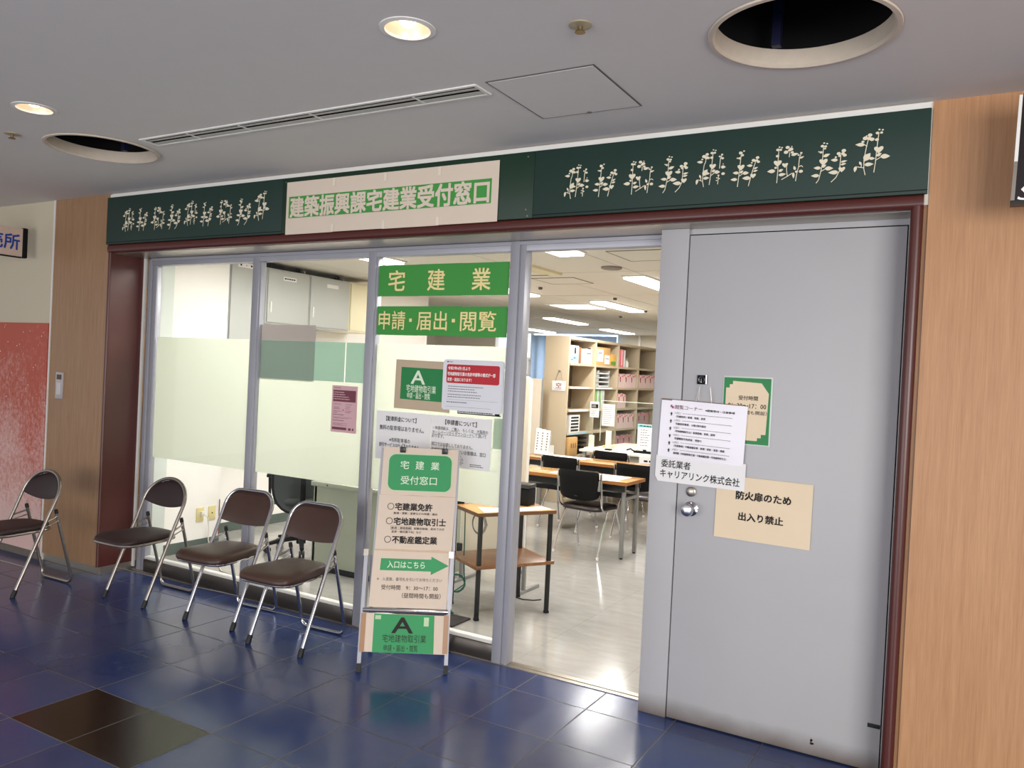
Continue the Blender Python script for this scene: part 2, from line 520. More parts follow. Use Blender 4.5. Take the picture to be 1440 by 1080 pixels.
def ceiling():
    bm = bmesh.new()
    # cells around each opening: a square with a round hole, the rest plain quads
    cells = []
    xs = {-9.0, 6.0}; ys = {-9.0, 0.02}
    for cx, cy, r_ in HOLES:
        h = r_ + 0.03
        cells.append((cx - h, cx + h, cy - h, cy + h, cx, cy, r_)); xs |= {cx - h, cx + h}; ys |= {cy - h, cy + h}
    vent = (-1.945, 0.150, -0.842, -0.748); xs |= {vent[0], vent[1]}; ys |= {vent[2], vent[3]}
    xs = sorted(xs); ys = sorted(ys)
    for i in range(len(xs) - 1):
        for j in range(len(ys) - 1):
            mx, my = (xs[i] + xs[i + 1]) / 2, (ys[j] + ys[j + 1]) / 2
            if any(c[0] < mx < c[1] and c[2] < my < c[3] for c in cells): continue
            if vent[0] < mx < vent[1] and vent[2] < my < vent[3]: continue
            v = [bm.verts.new(p) for p in ((xs[i], ys[j], CZ), (xs[i], ys[j + 1], CZ), (xs[i + 1], ys[j + 1], CZ), (xs[i + 1], ys[j], CZ))]
            bm.faces.new(v)
    n = 64
    for x0, x1, y0, y1, cx, cy, r_ in cells:
        inn, out = [], []
        h = (x1 - x0) / 2
        for k in range(n):
            a = 2 * PI * k / n + PI / 4
            c, s = math.cos(a), math.sin(a); q = h / max(abs(c), abs(s))
            inn.append(bm.verts.new((cx + r_ * c, cy + r_ * s, CZ))); out.append(bm.verts.new((cx + q * c, cy + q * s, CZ)))
        for k in range(n): bm.faces.new((inn[k], inn[(k + 1) % n], out[(k + 1) % n], out[k]))
    g_ = G(); g_.bm.free(); g_.bm = bm
    return g_


o = struct('ceiling_concourse', ceiling(), M_ceil)
g = G(); g.box(-9, 6, -9, 0.35, 3.5, 3.56); struct('ceiling_slab', g, M_dark)
# office ceiling
g = G(); g.box(-9.2, 3.2, 0.33, 12.3, 2.5, 2.54); struct('ceiling_office', g, M_ceil_in)
# faint joints between the office ceiling boards
g = G()
for x in [-4.2 + 0.9 * k for k in range(7)]: g.box(x, x + 0.004, 0.4, 12.2, 2.4985, 2.5)
for y in [1.0 + 1.8 * k for k in range(6)]: g.box(-5.8, 1.2, y, y + 0.004, 2.4985, 2.5)
struct('ceiling_joint_trim', g, mat('joint_line', (186, 180, 168), 0.9))

# wall plane of the concourse: oak column and cream wall at left, oak wall at right
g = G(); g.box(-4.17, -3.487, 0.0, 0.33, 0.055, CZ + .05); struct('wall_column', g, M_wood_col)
g = G(); g.box(-4.17, -3.46, 0.012, 0.33, 0, 0.055); g.box(-3.487, -3.462, 0.006, 0.27, 0, 0.055); struct('baseboard_column', g, M_steel)
g = G(); g.box(-9, -4.185, 0.004, 0.33, 0, CZ + .05); struct('wall_left', g, M_cream_wall)
g = G(); g.box(-4.185, -4.17, -0.006, 0.1, 0.0, CZ); struct('trim_column_edge', g, M_white_trim)
g = G(); g.box(1.752, 6, 0.0, 0.33, 0, CZ + .05); struct('wall_right', g, M_wood_wall)
g = G(); g.box(1.736, 1.752, 0.012, 0.33, 0, 2.36); struct('trim_oak_return', g, wood('oak_edge', (176, 132, 94), (140, 100, 66), 'z'))
# wall over the opening, its stainless soffit, maroon frame
g = G(); g.box(-3.487, 1.752, 0.005, 0.33, 2.335, CZ + .05); struct('wall_over_door', g, M_ceil_in)
g = G(); g.box(-3.46, 1.69, 0.02, 0.34, 2.315, 2.335); struct('trim_soffit', g, M_steel)


def round_bar(axis, a0, a1, cx, cz, hx, hz, r_):
    pts = rrect(cx - hx, cx + hx, cz - hz, cz + hz, r_, 5)
    g_ = G(); g_.prism(pts, a0, a1, {'x': 'yz', 'z': 'xy'}[axis]); return g_


g = round_bar('x', -3.487, 1.736, 0.006, 2.347, 0.024, 0.030, 0.022); struct('trim_frame_top', g, M_red)
g = round_bar('z', 0.0, 2.33, 1.713, 0.006, 0.023, 0.024, 0.022); g.box(1.691, 1.735, 0.02, 0.33, 0, 2.32); struct('trim_frame_right', g, M_red)
g = round_bar('z', 0.055, 2.33, -3.476, 0.006, 0.014, 0.016, 0.013); g.box(-3.487, -3.462, 0.01, 0.27, 0.055, 2.33); struct('trim_frame_left', g, M_red)
g = G(); g.box(-3.49, -3.440, 0.262, 0.275, 0.02, 2.315); struct('trim_jamb_white', g, M_white_trim)
g = G(); g.box(-3.44, -3.418, 0.285, 0.338, 0.0, 2.31); struct('trim_jamb_gap', g, M_dark)
# white shadow strip over the green header
g = G(); g.box(-3.48, 1.745, -0.012, 0.005, 2.712, 2.732); struct('trim_header_strip', g, M_white_trim)

# aluminium glazing frame
YG = 0.29


def post(x0, x1, name, z1=2.315):
    g_ = G()
    g_.box(x0, x1, 0.262, 0.325, 0.0, z1, 0.004)
    g_.box(x1 - 0.004, x1 + 0.012, 0.272, 0.315, 0.0, z1, 0.003)
    return struct(name, g_, M_alu)


g = G(); g.box(-3.416, -3.375, 0.268, 0.33, 0.0, 2.31, 0.006); g.box(-3.372, -3.325, 0.276, 0.325, 0.0, 2.31, 0.008); struct('trim_post_end', g, M_alu)
post(-2.305, -2.245, 'trim_post_first'); post(-1.302, -1.242, 'trim_post_second')
g = G(); g.box(-0.292, -0.235, 0.252, 0.33, 0.0, 2.315, 0.004); g.box(-0.2345, -0.200, 0.262, 0.335, 0.0, 2.315, 0.004); g.box(-0.2005, -0.197, 0.285, 0.297, 0.86, 1.04); struct('trim_post_entrance', g, M_alu)
g = G(); g.box(-3.372, 0.6, 0.266, 0.33, 2.262, 2.316, 0.003); g.box(-3.372, 0.6, 0.255, 0.268, 2.294, 2.312); struct('trim_head_rail', g, M_alu)
for i, (a, b) in enumerate(((-3.325, -2.305), (-2.245, -1.302), (-1.242, -0.292))):
    g = G(); g.box(a + 0.001, b - 0.001, 0.262, 0.325, 0.0, 0.092, 0.003); struct('baseboard_glazing_%d' % (i + 1), g, M_kick)
    g = G(); g.box(a + 0.001, b - 0.001, 0.272, 0.318, 0.093, 0.112, 0.002); struct('trim_glazing_bead_%d' % (i + 1), g, M_white_trim)
    g = G(); g.box(a, b, YG - 0.004, YG + 0.004, 0.10, 2.27)
    wn = struct('window_%d' % (i + 1), g, M_glass)
    g = G()
    fl, fr_ = a + 0.012, b - 0.012
    if i == 1: g.box(fl, fr_, YG + 0.005, YG + 0.0062, 0.85, 1.487)
    else: g.box(fl, fr_, YG + 0.005, YG + 0.0062, 0.85, 1.738)
    g.done('frosted_film', M_film, wn)
    if i == 1:
        g = G(); g.box(fl, -1.742, YG + 0.007, YG + 0.008, 1.480, 1.738); g.done('dark_green_film', M_film_d, wn)
        g = G(); g.box(fl, -1.742, YG + 0.007, YG + 0.008, 1.739, 1.842); g.done('grey_film', M_film_x, wn)
        g = G(); g.box(-1.741, -1.485, YG + 0.005, YG + 0.006, 1.488, 1.737); g.box(-1.475, fr_, YG + 0.005, YG + 0.006, 1.488, 1.737); g.done('green_film', M_film_g, wn)
# notice strip of greenish film beside the application notice
g = G(); g.box(-0.372, -0.305, YG + 0.0064, YG + 0.0072, 1.17, 1.34); g.done('green_film_strip', M_film_g, wn)

# fire door with its fixed side panel
g = G(); g.box(0.61, 0.747, 0.138, 0.34, 0.0, 2.315, 0.003); g.box(0.747, 1.69, 0.165, 0.33, 2.286, 2.33); g.box(1.677, 1.691, 0.138, 0.33, 0.0, 2.315); struct('trim_door_frame', g, M_door)
g = G(); g.box(0.752, 1.672, 0.14, 0.185, 0.006, 2.281, 0.002)
door = struct('door_1', g, M_door)
g = G(); g.lathe([(0.0, -0.004), (0.033, -0.004), (0.034, 0.004), (0.020, 0.010), (0.013, 0.018), (0.012, 0.034), (0.022, 0.040), (0.029, 0.050), (0.030, 0.060), (0.026, 0.070), (0.012, 0.074), (0.0, 0.074)], (0, 0, 0), 32, 'z')
g.done('door_knob', M_chrome, door, (0.822, 0.138, 1.003), (PI / 2, 0, 0))
g = G(); g.lathe([(0.0, -0.004), (0.022, -0.004), (0.023, 0.010), (0.016, 0.014), (0.0, 0.014)], (0, 0, 0), 28, 'z'); g.box(-0.0015, 0.0015, -0.006, 0.006, 0.013, 0.0155)
g.done('door_lock', M_nickel, door, (0.820, 0.138, 1.083), (PI / 2, 0, 0))
g = G(); g.box(1.622, 1.670, 0.1365, 0.141, 0.188, 0.205, 0.001); g.done('door_latch_plate', M_black, door)
g = G()
rnd = random.Random(4)
for k in range(9):
    a = rnd.uniform(0, 6.28); rr_ = rnd.uniform(0, 0.010); q = rnd.uniform(0.002, 0.006)
    cx_, cz_ = 1.402 + rr_ * math.cos(a), 0.066 + 1.5 * rr_ * math.sin(a)
    g.prism([(cx_ + q * math.cos(t_) * rnd.uniform(.6, 1.3), cz_ + q * math.sin(t_) * rnd.uniform(.6, 1.3)) for t_ in [k2 * PI / 4 for k2 in range(8)]], 0.1392, 0.1399)
g.done('chipped_paint', mat('bare_rust', (70, 52, 44), 0.9), door)
g = G(); g.box(0.753, 1.672, 0.15, 0.19, 0.0, 0.006); g.box(0.746, 0.7525, 0.150, 0.18, 0, 2.285); g.box(1.672, 1.678, 0.150, 0.18, 0, 2.285); g.box(0.747, 1.677, 0.150, 0.18, 2.281, 2.287); struct('door_gap_trim', g, M_dark)

# office walls
g = G(); g.box(-3.72, -3.61, 0.56, 1.18, 0, 2.5); g.box(-4.1, -3.72, 0.36, 1.18, 0, 2.5); struct('wall_office_pillar', g, M_white_wall)
g = G(); g.box(-3.7, -3.5, 0.34, 0.56, 0.0, 2.5); struct('wall_office_return', g, mat('pale_green_return', (214, 220, 214), 0.8))
g = G(); g.box(-4.2, -4.02, 1.18, 4.6, 0, 2.5); struct('wall_office_left', g, M_white_wall)
g = G(); g.box(-9.2, -4.2, 4.5, 4.6, 0, 2.5); struct('wall_office_corner', g, M_beige_wall)
g = G(); g.box(-9.3, -9.2, 4.6, 12.3, 0, 2.5); struct('wall_office_far_left', g, M_beige_wall)
g = G(); g.box(-3.61, -3.603, 0.64, 1.18, 0.0, 0.09); struct('baseboard_pillar', g, M_baseb)
g = G(); g.box(-4.02, -4.012, 1.18, 4.5, 0.0, 0.09); struct('baseboard_office', g, M_baseb)
g = G(); g.box(3.1, 3.2, 0.33, 12.3, 0, 2.5); struct('wall_office_right', g, M_beige_wall)
# far wall with a window on its left and a panelled bulkhead on its right
g = G(); g.box(-9.2, -7.6, 12.1, 12.3, 0, 2.5); g.box(-7.6, -6.62, 12.1, 12.3, 0, 1.96); g.box(-6.62, -4.62, 12.1, 12.3, 0, 1.2); g.box(-4.62, 3.1, 12.1, 12.3, 0, 2.5); struct('wall_office_far', g, M_beige_wall)
g = G(); g.box(-4.6, 3.1, 12.02, 12.1, 2.13, 2.20); g.box(-4.14, -4.09, 12.03, 12.1, 2.20, 2.5); struct('trim_far_band', g, M_white_wall)
g = G(); g.box(-7.6, -4.62, 12.25, 12.26, 1.2, 2.5); win = struct('window_4', g, emit('window_daylight', (226, 238, 255), 1.6))
g = G(); g.box(-6.66, -6.60, 12.05, 12.1, 1.9, 2.5); g.box(-7.6, -6.6, 12.04, 12.1, 1.92, 1.97); g.done('window_frame', M_white_trim, win)

# ================================================================== CEILING FITTINGS OF THE CONCOURSE
for (cx, cy, r_), lab in zip(HOLES[:2], ('large round ceiling opening with a cream collar above the grey fire door', 'round ceiling opening with a cream collar above the oak column end')):
    t = thing('ceiling_recess', lab, 'ceiling opening', (cx, cy, CZ), group='open round ceiling recesses')
    g = G(); g.lathe([(r_, 0.0), (r_ + 0.012, -0.002), (r_ + 0.010, -0.008), (r_ - 0.004, -0.009), (r_ - 0.012, 0.0), (r_ - 0.012, 0.055), (r_, 0.055)], (0, 0, 0), 64, closed=True)
    g.done('collar', mat('cream_plaster', (206, 192, 174), 0.8, var=0.08, vscale=30), t)
    g = G(); g.lathe([(r_ + 0.08, 0.055), (r_ + 0.08, 0.5)], (0, 0, 0), 48, cap=False)
    g.done('dark_shaft', M_dark, t)
    g = G(); g.box(-0.145, -0.115, 0.205, 0.235, 0.056, 0.48); g.done('hanger_rail', mat('blue_steel', (22, 24, 60), 0.5), t)

for (cx, cy, r_), lab in zip(HOLES[2:], ('glowing recessed downlight in the concourse ceiling over the doorway', 'glowing recessed downlight at far left above the smaller ceiling hole')):
    t = thing('downlight', lab, 'downlight', (cx, cy, CZ), group='halogen downlights')
    g = G(); g.lathe([(r_, 0.002), (r_ + 0.016, 0.0), (r_ + 0.016, -0.003), (r_ - 0.002, -0.006), (r_ - 0.004, 0.002)], (0, 0, 0), 48, closed=True); g.done('trim_ring', M_white_trim, t)
    g = G(); g.lathe([(r_ - 0.003, 0.0), (r_ - 0.012, 0.03), (0.034, 0.085), (0.0, 0.09)], (0, 0, 0), 48, cap=False); g.done('reflector', M_reflector, t)
    g = G(); g.lathe([(0.0, 0.006), (0.018, 0.009), (0.028, 0.020), (0.028, 0.06), (0.0, 0.08)], (0, 0, 0), 24); g.done('bulb', M_bulb, t)
    sp = bpy.data.lights.new('downlight_beam', 'SPOT'); sp.energy = 26; sp.color = (1.0, 0.82, 0.62); sp.spot_size = math.radians(95); sp.spot_blend = 0.7; sp.shadow_soft_size = 0.03
    so = bpy.data.objects.new('downlight_beam', sp); COL.objects.link(so); so.location = (cx, cy, CZ - 0.012)

for (x, y), lab in (((0.78, -1.18), 'small brass sprinkler head in the ceiling right of the downlight'), ((-2.556, -1.186), 'small brass sprinkler head at far left of the ceiling')):
    t = thing('sprinkler_head', lab, 'sprinkler', (x, y, CZ), group='concourse sprinkler heads')
    g = G(); g.lathe([(0.0, 0.0), (0.038, 0.0), (0.038, -0.004), (0.020, -0.008), (0.0, -0.008)], (0, 0, 0), 28); g.done('cover_plate', mat('cream_metal', (176, 164, 136), 0.5, metal=.3), t)
    g = G(); g.cyl((0, 0, -0.008), (0, 0, -0.022), 0.008); g.lathe([(0.0, -0.022), (0.016, -0.022), (0.018, -0.026), (0.0, -0.027)], (0, 0, 0), 16); g.done('nozzle', M_sprinkler, t)

t = thing('ceiling_vent', 'long narrow slotted air vent in the concourse ceiling', 'vent', (0, 0, CZ))
g = G(); X0, X1, Y0, Y1 = -1.96, 0.165, -0.857, -0.733
g.box(X0, X1, Y0, Y0 + 0.015, -0.006, 0.0); g.box(X0, X1, Y1 - 0.015, Y1, -0.006, 0.0); g.box(X0, X0 + 0.015, Y0 + .015, Y1 - .015, -0.006, 0.0); g.box(X1 - 0.015, X1, Y0 + .015, Y1 - .015, -0.006, 0.0)
g.done('frame', M_white_trim, t)
for y0, y1 in ((-0.826, -0.806), (-0.786, -0.749)):
    g = G(); g.box(X0 + 0.016, X1 - 0.016, y0, y1, -0.004, -0.003); g.done('slat', mat('vent_slat', (196, 192, 184), 0.5), t)
for x in (-1.6, -1.22, -0.16, -0.75):
    g = G(); g.box(x - 0.006, x + 0.006, Y0 + 0.014, Y1 - 0.014, -0.0055, -0.0035); g.done('cross_bar', M_white_trim, t)
g = G(); g.box(X0, X1, Y0, Y1, 0.06, 0.07); g.box(X0, X1, Y1 - 0.004, Y1, 0.002, 0.06); g.box(X0, X1, Y0, Y0 + 0.004, 0.002, 0.06); g.box(X0, X0 + 0.004, Y0 + .004, Y1 - .004, 0.002, 0.06); g.box(X1 - 0.004, X1, Y0 + .004, Y1 - .004, 0.002, 0.06); g.done('dark_plenum', M_dark, t)

t = thing('ceiling_access_hatch', 'square access hatch with thin dark edges in the concourse ceiling', 'hatch', (0, 0, CZ))
g = G(); g.box(0.222, 0.676, -0.853, -0.381, -0.004, -0.001); g.done('panel', M_ceil, t)
g = G()
for a in ((0.214, 0.222, -0.861, -0.373), (0.676, 0.684, -0.861, -0.373), (0.222, 0.676, -0.861, -0.853), (0.222, 0.676, -0.381, -0.373)): g.box(*a, -0.0025, -0.0005)
g.done('edge', mat('hatch_edge', (92, 90, 88), 0.5), t)
g = G(); g.cyl((0.45, -0.390, -0.004), (0.45, -0.390, -0.008), 0.010); g.done('latch', M_nickel, t)

# ================================================================== GREEN HEADER
ZH0, ZH1 = 2.376, 2.710


# each motif: stems, leaves (base, angle, length, half width), hearts and blossom dots, in the drawing's own small units
MOTIF = {
    'A': (55, 510, 0.000364, {
        's': [[(150, 508), (135, 440), (138, 340), (145, 270), (160, 235), (165, 190)], [(85, 425), (135, 445)], [(110, 440), (115, 400)], [(215, 490), (225, 400), (235, 280), (240, 180), (245, 140)], [(228, 390), (272, 360)], [(325, 320), (330, 215), (345, 180)], [(312, 490), (318, 400)]],
        'l': [(130, 235, 175, 72, 14), (138, 385, 55, 85, 26), (170, 362, -5, 46, 12), (142, 415, 3, 70, 15), (75, 420, -100, 62, 13), (112, 405, 115, 38, 10), (240, 350, 30, 44, 13), (268, 355, -3, 66, 18), (340, 305, -5, 56, 16)],
        'h': [(245, 290, 36)],
        'd': [(175, 155, 17), (140, 175, 20), (170, 190, 20), (190, 195, 15), (120, 205, 10), (245, 112, 8), (272, 120, 8), (230, 145, 15), (262, 145, 13), (230, 195, 16), (348, 172, 11), (322, 190, 10), (355, 212, 14), (365, 275, 6), (370, 380, 17), (318, 395, 10), (300, 420, 7), (328, 430, 8), (298, 448, 7)]}),
    'B': (420, 490, 0.000364, {
        's': [[(500, 490), (510, 380), (515, 300), (525, 150)], [(515, 375), (558, 350)], [(622, 490), (640, 410), (660, 330), (688, 240)]],
        'l': [(508, 342, 175, 68, 15), (520, 345, 35, 46, 13), (552, 348, 0, 68, 17), (495, 410, 178, 76, 15), (658, 275, 176, 66, 13), (672, 312, 20, 50, 9), (668, 338, 12, 50, 10), (640, 405, 178, 90, 19)],
        'h': [(530, 282, 38), (668, 382, 30)],
        'd': [(555, 112, 9), (520, 130, 18), (540, 155, 14), (512, 120, 8), (510, 185, 14), (485, 182, 8), (708, 195, 17), (665, 220, 17), (700, 225, 15), (720, 240, 15), (648, 245, 9), (680, 232, 8)]}),
    'C': (55, 520, 0.000394, {
        's': [[(155, 520), (160, 400), (158, 300), (160, 200)], [(255, 460), (245, 400), (245, 360)], [(200, 490), (260, 460), (302, 435)], [(338, 515), (345, 450), (360, 380), (365, 290), (378, 260)], [(265, 280), (268, 235)], [(365, 380), (385, 370), (402, 385)]],
        'l': [(135, 402, 180, 80, 17), (168, 445, 5, 74, 14), (168, 408, 20, 48, 12), (282, 262, 8, 72, 13), (365, 300, 20, 48, 8), (330, 408, 110, 45, 11), (312, 430, -85, 60, 11)],
        'h': [(155, 328, 38), (228, 352, 28)],
        'd': [(165, 175, 8), (190, 182, 8), (150, 200, 14), (178, 202, 12), (150, 260, 14), (138, 372, 12), (245, 185, 17), (280, 205, 18), (232, 230, 19), (265, 215, 13), (292, 236, 13), (285, 180, 6), (380, 250, 10), (355, 268, 9), (385, 425, 17), (342, 425, 12)]}),
    'D': (480, 520, 0.000394, {
        's': [[(532, 520), (555, 490), (570, 420), (582, 350), (585, 180)], [(575, 410), (615, 390)], [(672, 520), (715, 480), (745, 420), (750, 270)]],
        'l': [(588, 275, 20, 66, 14), (572, 380, 175, 70, 14), (578, 372, 25, 46, 13), (608, 388, -2, 78, 18), (560, 450, 178, 78, 15), (725, 318, 175, 66, 14), (752, 340, 10, 60, 9), (752, 364, 10, 52, 9), (735, 432, 178, 94, 18)],
        'h': [(592, 322, 38), (765, 406, 30)],
        'd': [(590, 148, 8), (618, 155, 8), (575, 175, 14), (605, 180, 12), (600, 200, 10), (565, 232, 12), (545, 225, 6), (775, 235, 18), (730, 258, 16), (768, 262, 15), (785, 278, 16), (740, 280, 12), (705, 290, 9)]}),
    'E': (895, 445, 0.000394, {
        's': [[(1000, 448), (985, 390), (982, 300), (1000, 180), (1012, 120)], [(1005, 185), (975, 165)], [(985, 320), (1032, 298)], [(918, 365), (982, 380)], [(960, 375), (962, 345)], [(1075, 430), (1085, 340), (1092, 200), (1102, 70)], [(1085, 320), (1132, 292)]],
        'l': [(984, 168, 175, 86, 16), (983, 312, 50, 84, 27), (1026, 298, -5, 54, 12), (988, 352, 0, 82, 16), (912, 360, -98, 58, 13), (960, 350, 120, 38, 10), (1092, 282, 30, 50, 13), (1126, 288, -3, 84, 20)],
        'h': [(1108, 222, 40)],
        'd': [(1025, 85, 18), (985, 110, 20), (1020, 115, 18), (1045, 125, 18), (965, 140, 12), (995, 90, 6), (1105, 42, 8), (1135, 48, 8), (1090, 72, 14), (1125, 72, 12), (1088, 132, 15)]})}


def motif(k):
    ox, oy, sc, el = MOTIF[k]; g_ = G(); cnt = [0]

    def P(x, y): return ((x - ox) * sc * 1.07, (oy - y) * sc * 1.12)

    def put(poly):
        cnt[0] += 1; g_.prism(poly, -0.00003 * cnt[0], 0.0012)
    for line in el['s']:
        for p, q in zip(line, line[1:]):
            (x0, z0), (x1, z1) = P(*p), P(*q); L = math.hypot(x1 - x0, z1 - z0); nx, nz = -(z1 - z0) / L * 0.0015, (x1 - x0) / L * 0.0015
            put([(x0 - nx, z0 - nz), (x1 - nx, z1 - nz), (x1 + nx, z1 + nz), (x0 + nx, z0 + nz)])
    for x, y, a, L, wd in el['l']:
        x, z = P(x, y); a = math.radians(a); L *= sc * 1.08; wd *= sc * 1.2; n = 7; up, dn = [], []
        for i in range(n + 1):
            t_ = i / n; hw_ = wd * math.sin(PI * t_ ** 0.75) if 0 < i < n else 0
            px_, pz = x + L * t_ * math.cos(a), z + L * t_ * math.sin(a)
            up.append((px_ - hw_ * math.sin(a), pz + hw_ * math.cos(a))); dn.append((px_ + hw_ * math.sin(a), pz - hw_ * math.cos(a)))
        put(up + dn[-2:0:-1])
    for x, y, q in el['h']:
        x, z = P(x, y); q *= sc * 1.12
        put([(x + q * 1.0 * math.sin(t_) ** 3 * (1 if math.sin(t_) >= 0 else 1), z + q * (0.75 * math.cos(t_) - 0.32 * math.cos(2 * t_) - 0.12 * math.cos(3 * t_))) for t_ in [2 * PI * i / 20 for i in range(20)]])
    for i, (x, y, q) in enumerate(el['d']):
        x, z = P(x, y); q *= sc * 1.15
        put([(x + q * 1.12 * math.cos(t_ * PI / 4 + i), z + q * 0.85 * math.sin(t_ * PI / 4 + i)) for t_ in range(8)])
    return g_


SEQ = [('A', 0.156, 2.456), ('B', 0.310, 2.456), ('C', 0.467, 2.456), ('D', 0.640, 2.452), ('A', 0.815, 2.465), ('B', 0.972, 2.455), ('C', 1.128, 2.459), ('D', 1.308, 2.446), ('E', 1.474, 2.466)]


def header(x0, x1, m, name, lab, shift=None):
    g_ = G(); g_.box(x0, x1, -0.018, 0.003, ZH0, ZH1, 0.001)
    t_ = tag(g_.done(name, m), lab, 'header panel')
    if shift is not None:
        for i, (k, x, z) in enumerate(SEQ):
            motif(k).done('plant_motif', M_motif, t_, (x + shift, -0.0195, z))
        g_ = G(); g_.box(x0, x1, -0.0185, -0.017, ZH0 + 0.012, ZH0 + 0.016); g_.done('shadow_groove', M_dark, t_)
    return t_


header(-3.503, -1.7605, M_green, 'header_panel', 'dark green header panel with plant motifs at the left end', -3.476)
t = header(-1.759, -0.0165, M_green2, 'header_panel', 'plain green middle header panel behind the taped paper banner')
for x, z in ((-0.055, 2.685), (-0.055, 2.42), (-0.045, 2.388), (-1.735, 2.685)): G().lathe([(0, -0.0205), (0.004, -0.0200), (0.005, -0.018)], (x, 0, z), 12, 'y').done('screw', M_nickel, t)
header(-0.015, 1.746, M_green, 'header_panel', 'dark green header panel with plant motifs above the fire door', 0.0)

# paper banner on the header
t = thing('paper_banner', 'long beige paper banner with green band taped on the green header', 'sign', (-1.722, -0.0215, 2.366), rot=(0, math.radians(-0.0), 0))
g = G()
for k in range(4): sheet(g, 0.3775, 0.316 - 0.002 * (k % 2), 0.3755 * k, 0.002 * (k % 2) , 0.0008, 0.0012, y=-0.0006 * k)
g.done('paper', M_banner, t)
g = G(); g.box(0.026, 1.462, -0.0045, -0.0040, 0.098, 0.226); g.done('green_band', M_gsign, t)
text('建築振興課宅建業受付窓口', M_banner, t, 0.744, -0.0052, 0.161, 1.41, 0.118, bold=0.028)
for x in (0.37, 0.75, 1.12):
    for zt in (0.0, 0.268): G().box(x, x + 0.02, -0.0042, -0.0036, zt, zt + 0.046).done('tape', mat('clear_tape', (236, 224, 206), 0.25), t)

# ================================================================== LEFT WALL
g = G(); g.box(-6.6, -4.192, -0.012, 0.002, 0.055, 1.806)
t = tag(g.done('notice_board', M_board), 'worn reddish wall board with white scuffs left of the oak column', 'board')
rnd = random.Random(3)
for k in range(26): x, z = rnd.uniform(-4.95, -4.22), rnd.uniform(1.2, 1.79); q = rnd.uniform(0.002, 0.004); G().box(x - q, x + q, -0.0128, -0.0121, z - q, z + q).done('paint_chip', M_paper, t)
g = G(); g.box(-9, -4.192, -0.014, 0.003, 0.0, 0.055); struct('baseboard_left', g, mat('grey_stone_base', (110, 100, 92), 0.7, var=.2, vscale=30))

t = thing('blade_sign', 'white box sign with blue lettering projecting from the left wall', 'sign', (-4.40, -0.075, 2.30))
# the face looks along +X; its local XZ plane faces -Y, so it is turned a quarter round
g = G(); g.box(-0.03, 0.0, -0.75, -0.035, 0.0, 0.215, 0.004); g.done('face', mat('sign_acrylic', (216, 192, 178), 0.4), t)
g = G(); g.box(-0.036, 0.006, -0.035, 0.0, -0.006, 0.222, 0.006); g.done('end_cap', M_plastic_b, t)
g = G(); g.box(-0.034, 0.003, -0.75, -0.035, -0.008, -0.001); g.done('bottom_edge', M_plastic_b, t)
text('売所', M_blue_ink, t, -0.175, -0.0012, 0.107, 0.23, 0.115, bold=0.02).rotation_euler = (0, 0, PI / 2)
g = G(); g.tube([(-0.01, -0.45, 0.212), (-0.01, -0.45, 0.30), (-0.01, -0.45, 0.44)], 0.006); g.done('bracket', M_black, t)

t = thing('wall_switch_plate', 'small silver intercom plate with a dark red display on the oak column', 'wall panel', (-4.02, 0, 1.24))
g = G(); g.box(-0.046, 0.046, -0.012, 0.001, 0.0, 0.20, 0.003); g.done('plate', mat('silver_plate', (190, 182, 180), 0.4, metal=.3), t)
g = G(); g.box(-0.030, 0.030, -0.0135, -0.011, 0.145, 0.182); g.done('display', mat('dark_red_display', (70, 26, 30), 0.3), t)
g = G(); g.box(-0.026, 0.026, -0.016, -0.011, 0.03, 0.12, 0.003); g.done('cover', mat('pale_cover', (210, 204, 204), 0.4), t)

# dark sign at the right edge, on two brackets
t = thing('dark_wall_sign', 'dark sign with a chrome edge on the oak wall at the right edge', 'sign', (2.022, -0.26, 2.268))
g = G(); g.prism([(0.012, 0), (0.60, 0), (0.60, 0.38), (0.021, 0.38)], 0.0, 0.05); g.done('panel', mat('dark_brown_acrylic', (34, 26, 28), 0.25), t)
g = G(); g.prism([(0.0, 0.01), (0.012, 0.01), (0.0155, 0.145), (0.0045, 0.145)], -0.002, 0.05); g.done('chrome_edge', M_nickel, t)
g = G(); g.prism([(0.0045, 0.145), (0.0155, 0.145), (0.020, 0.375), (0.010, 0.375)], -0.002, 0.05); g.done('glint_edge', M_white_trim, t)  # upper part of the chrome edge coloured white to stand in for a reflection
g = G(); g.box(0.0, 0.6, -0.003, 0.05, -0.004, 0.008); g.done('bottom_rail', M_blacksteel, t)
text('S', M_white_ink, t, 0.045, -0.0015, 0.035, 0.05, 0.05, shear=0.2)
g = G(); g.box(0.04, 0.07, 0.05, 0.262, 0.16, 0.2); g.box(0.5, 0.53, 0.05, 0.262, 0.16, 0.2); g.done('bracket', M_blacksteel, t)

# ================================================================== FOLDING CHAIRS
SD = Vector((0, 0.335, 0.77)); SL = SD.length; SD /= SL            # slope of the front tubes


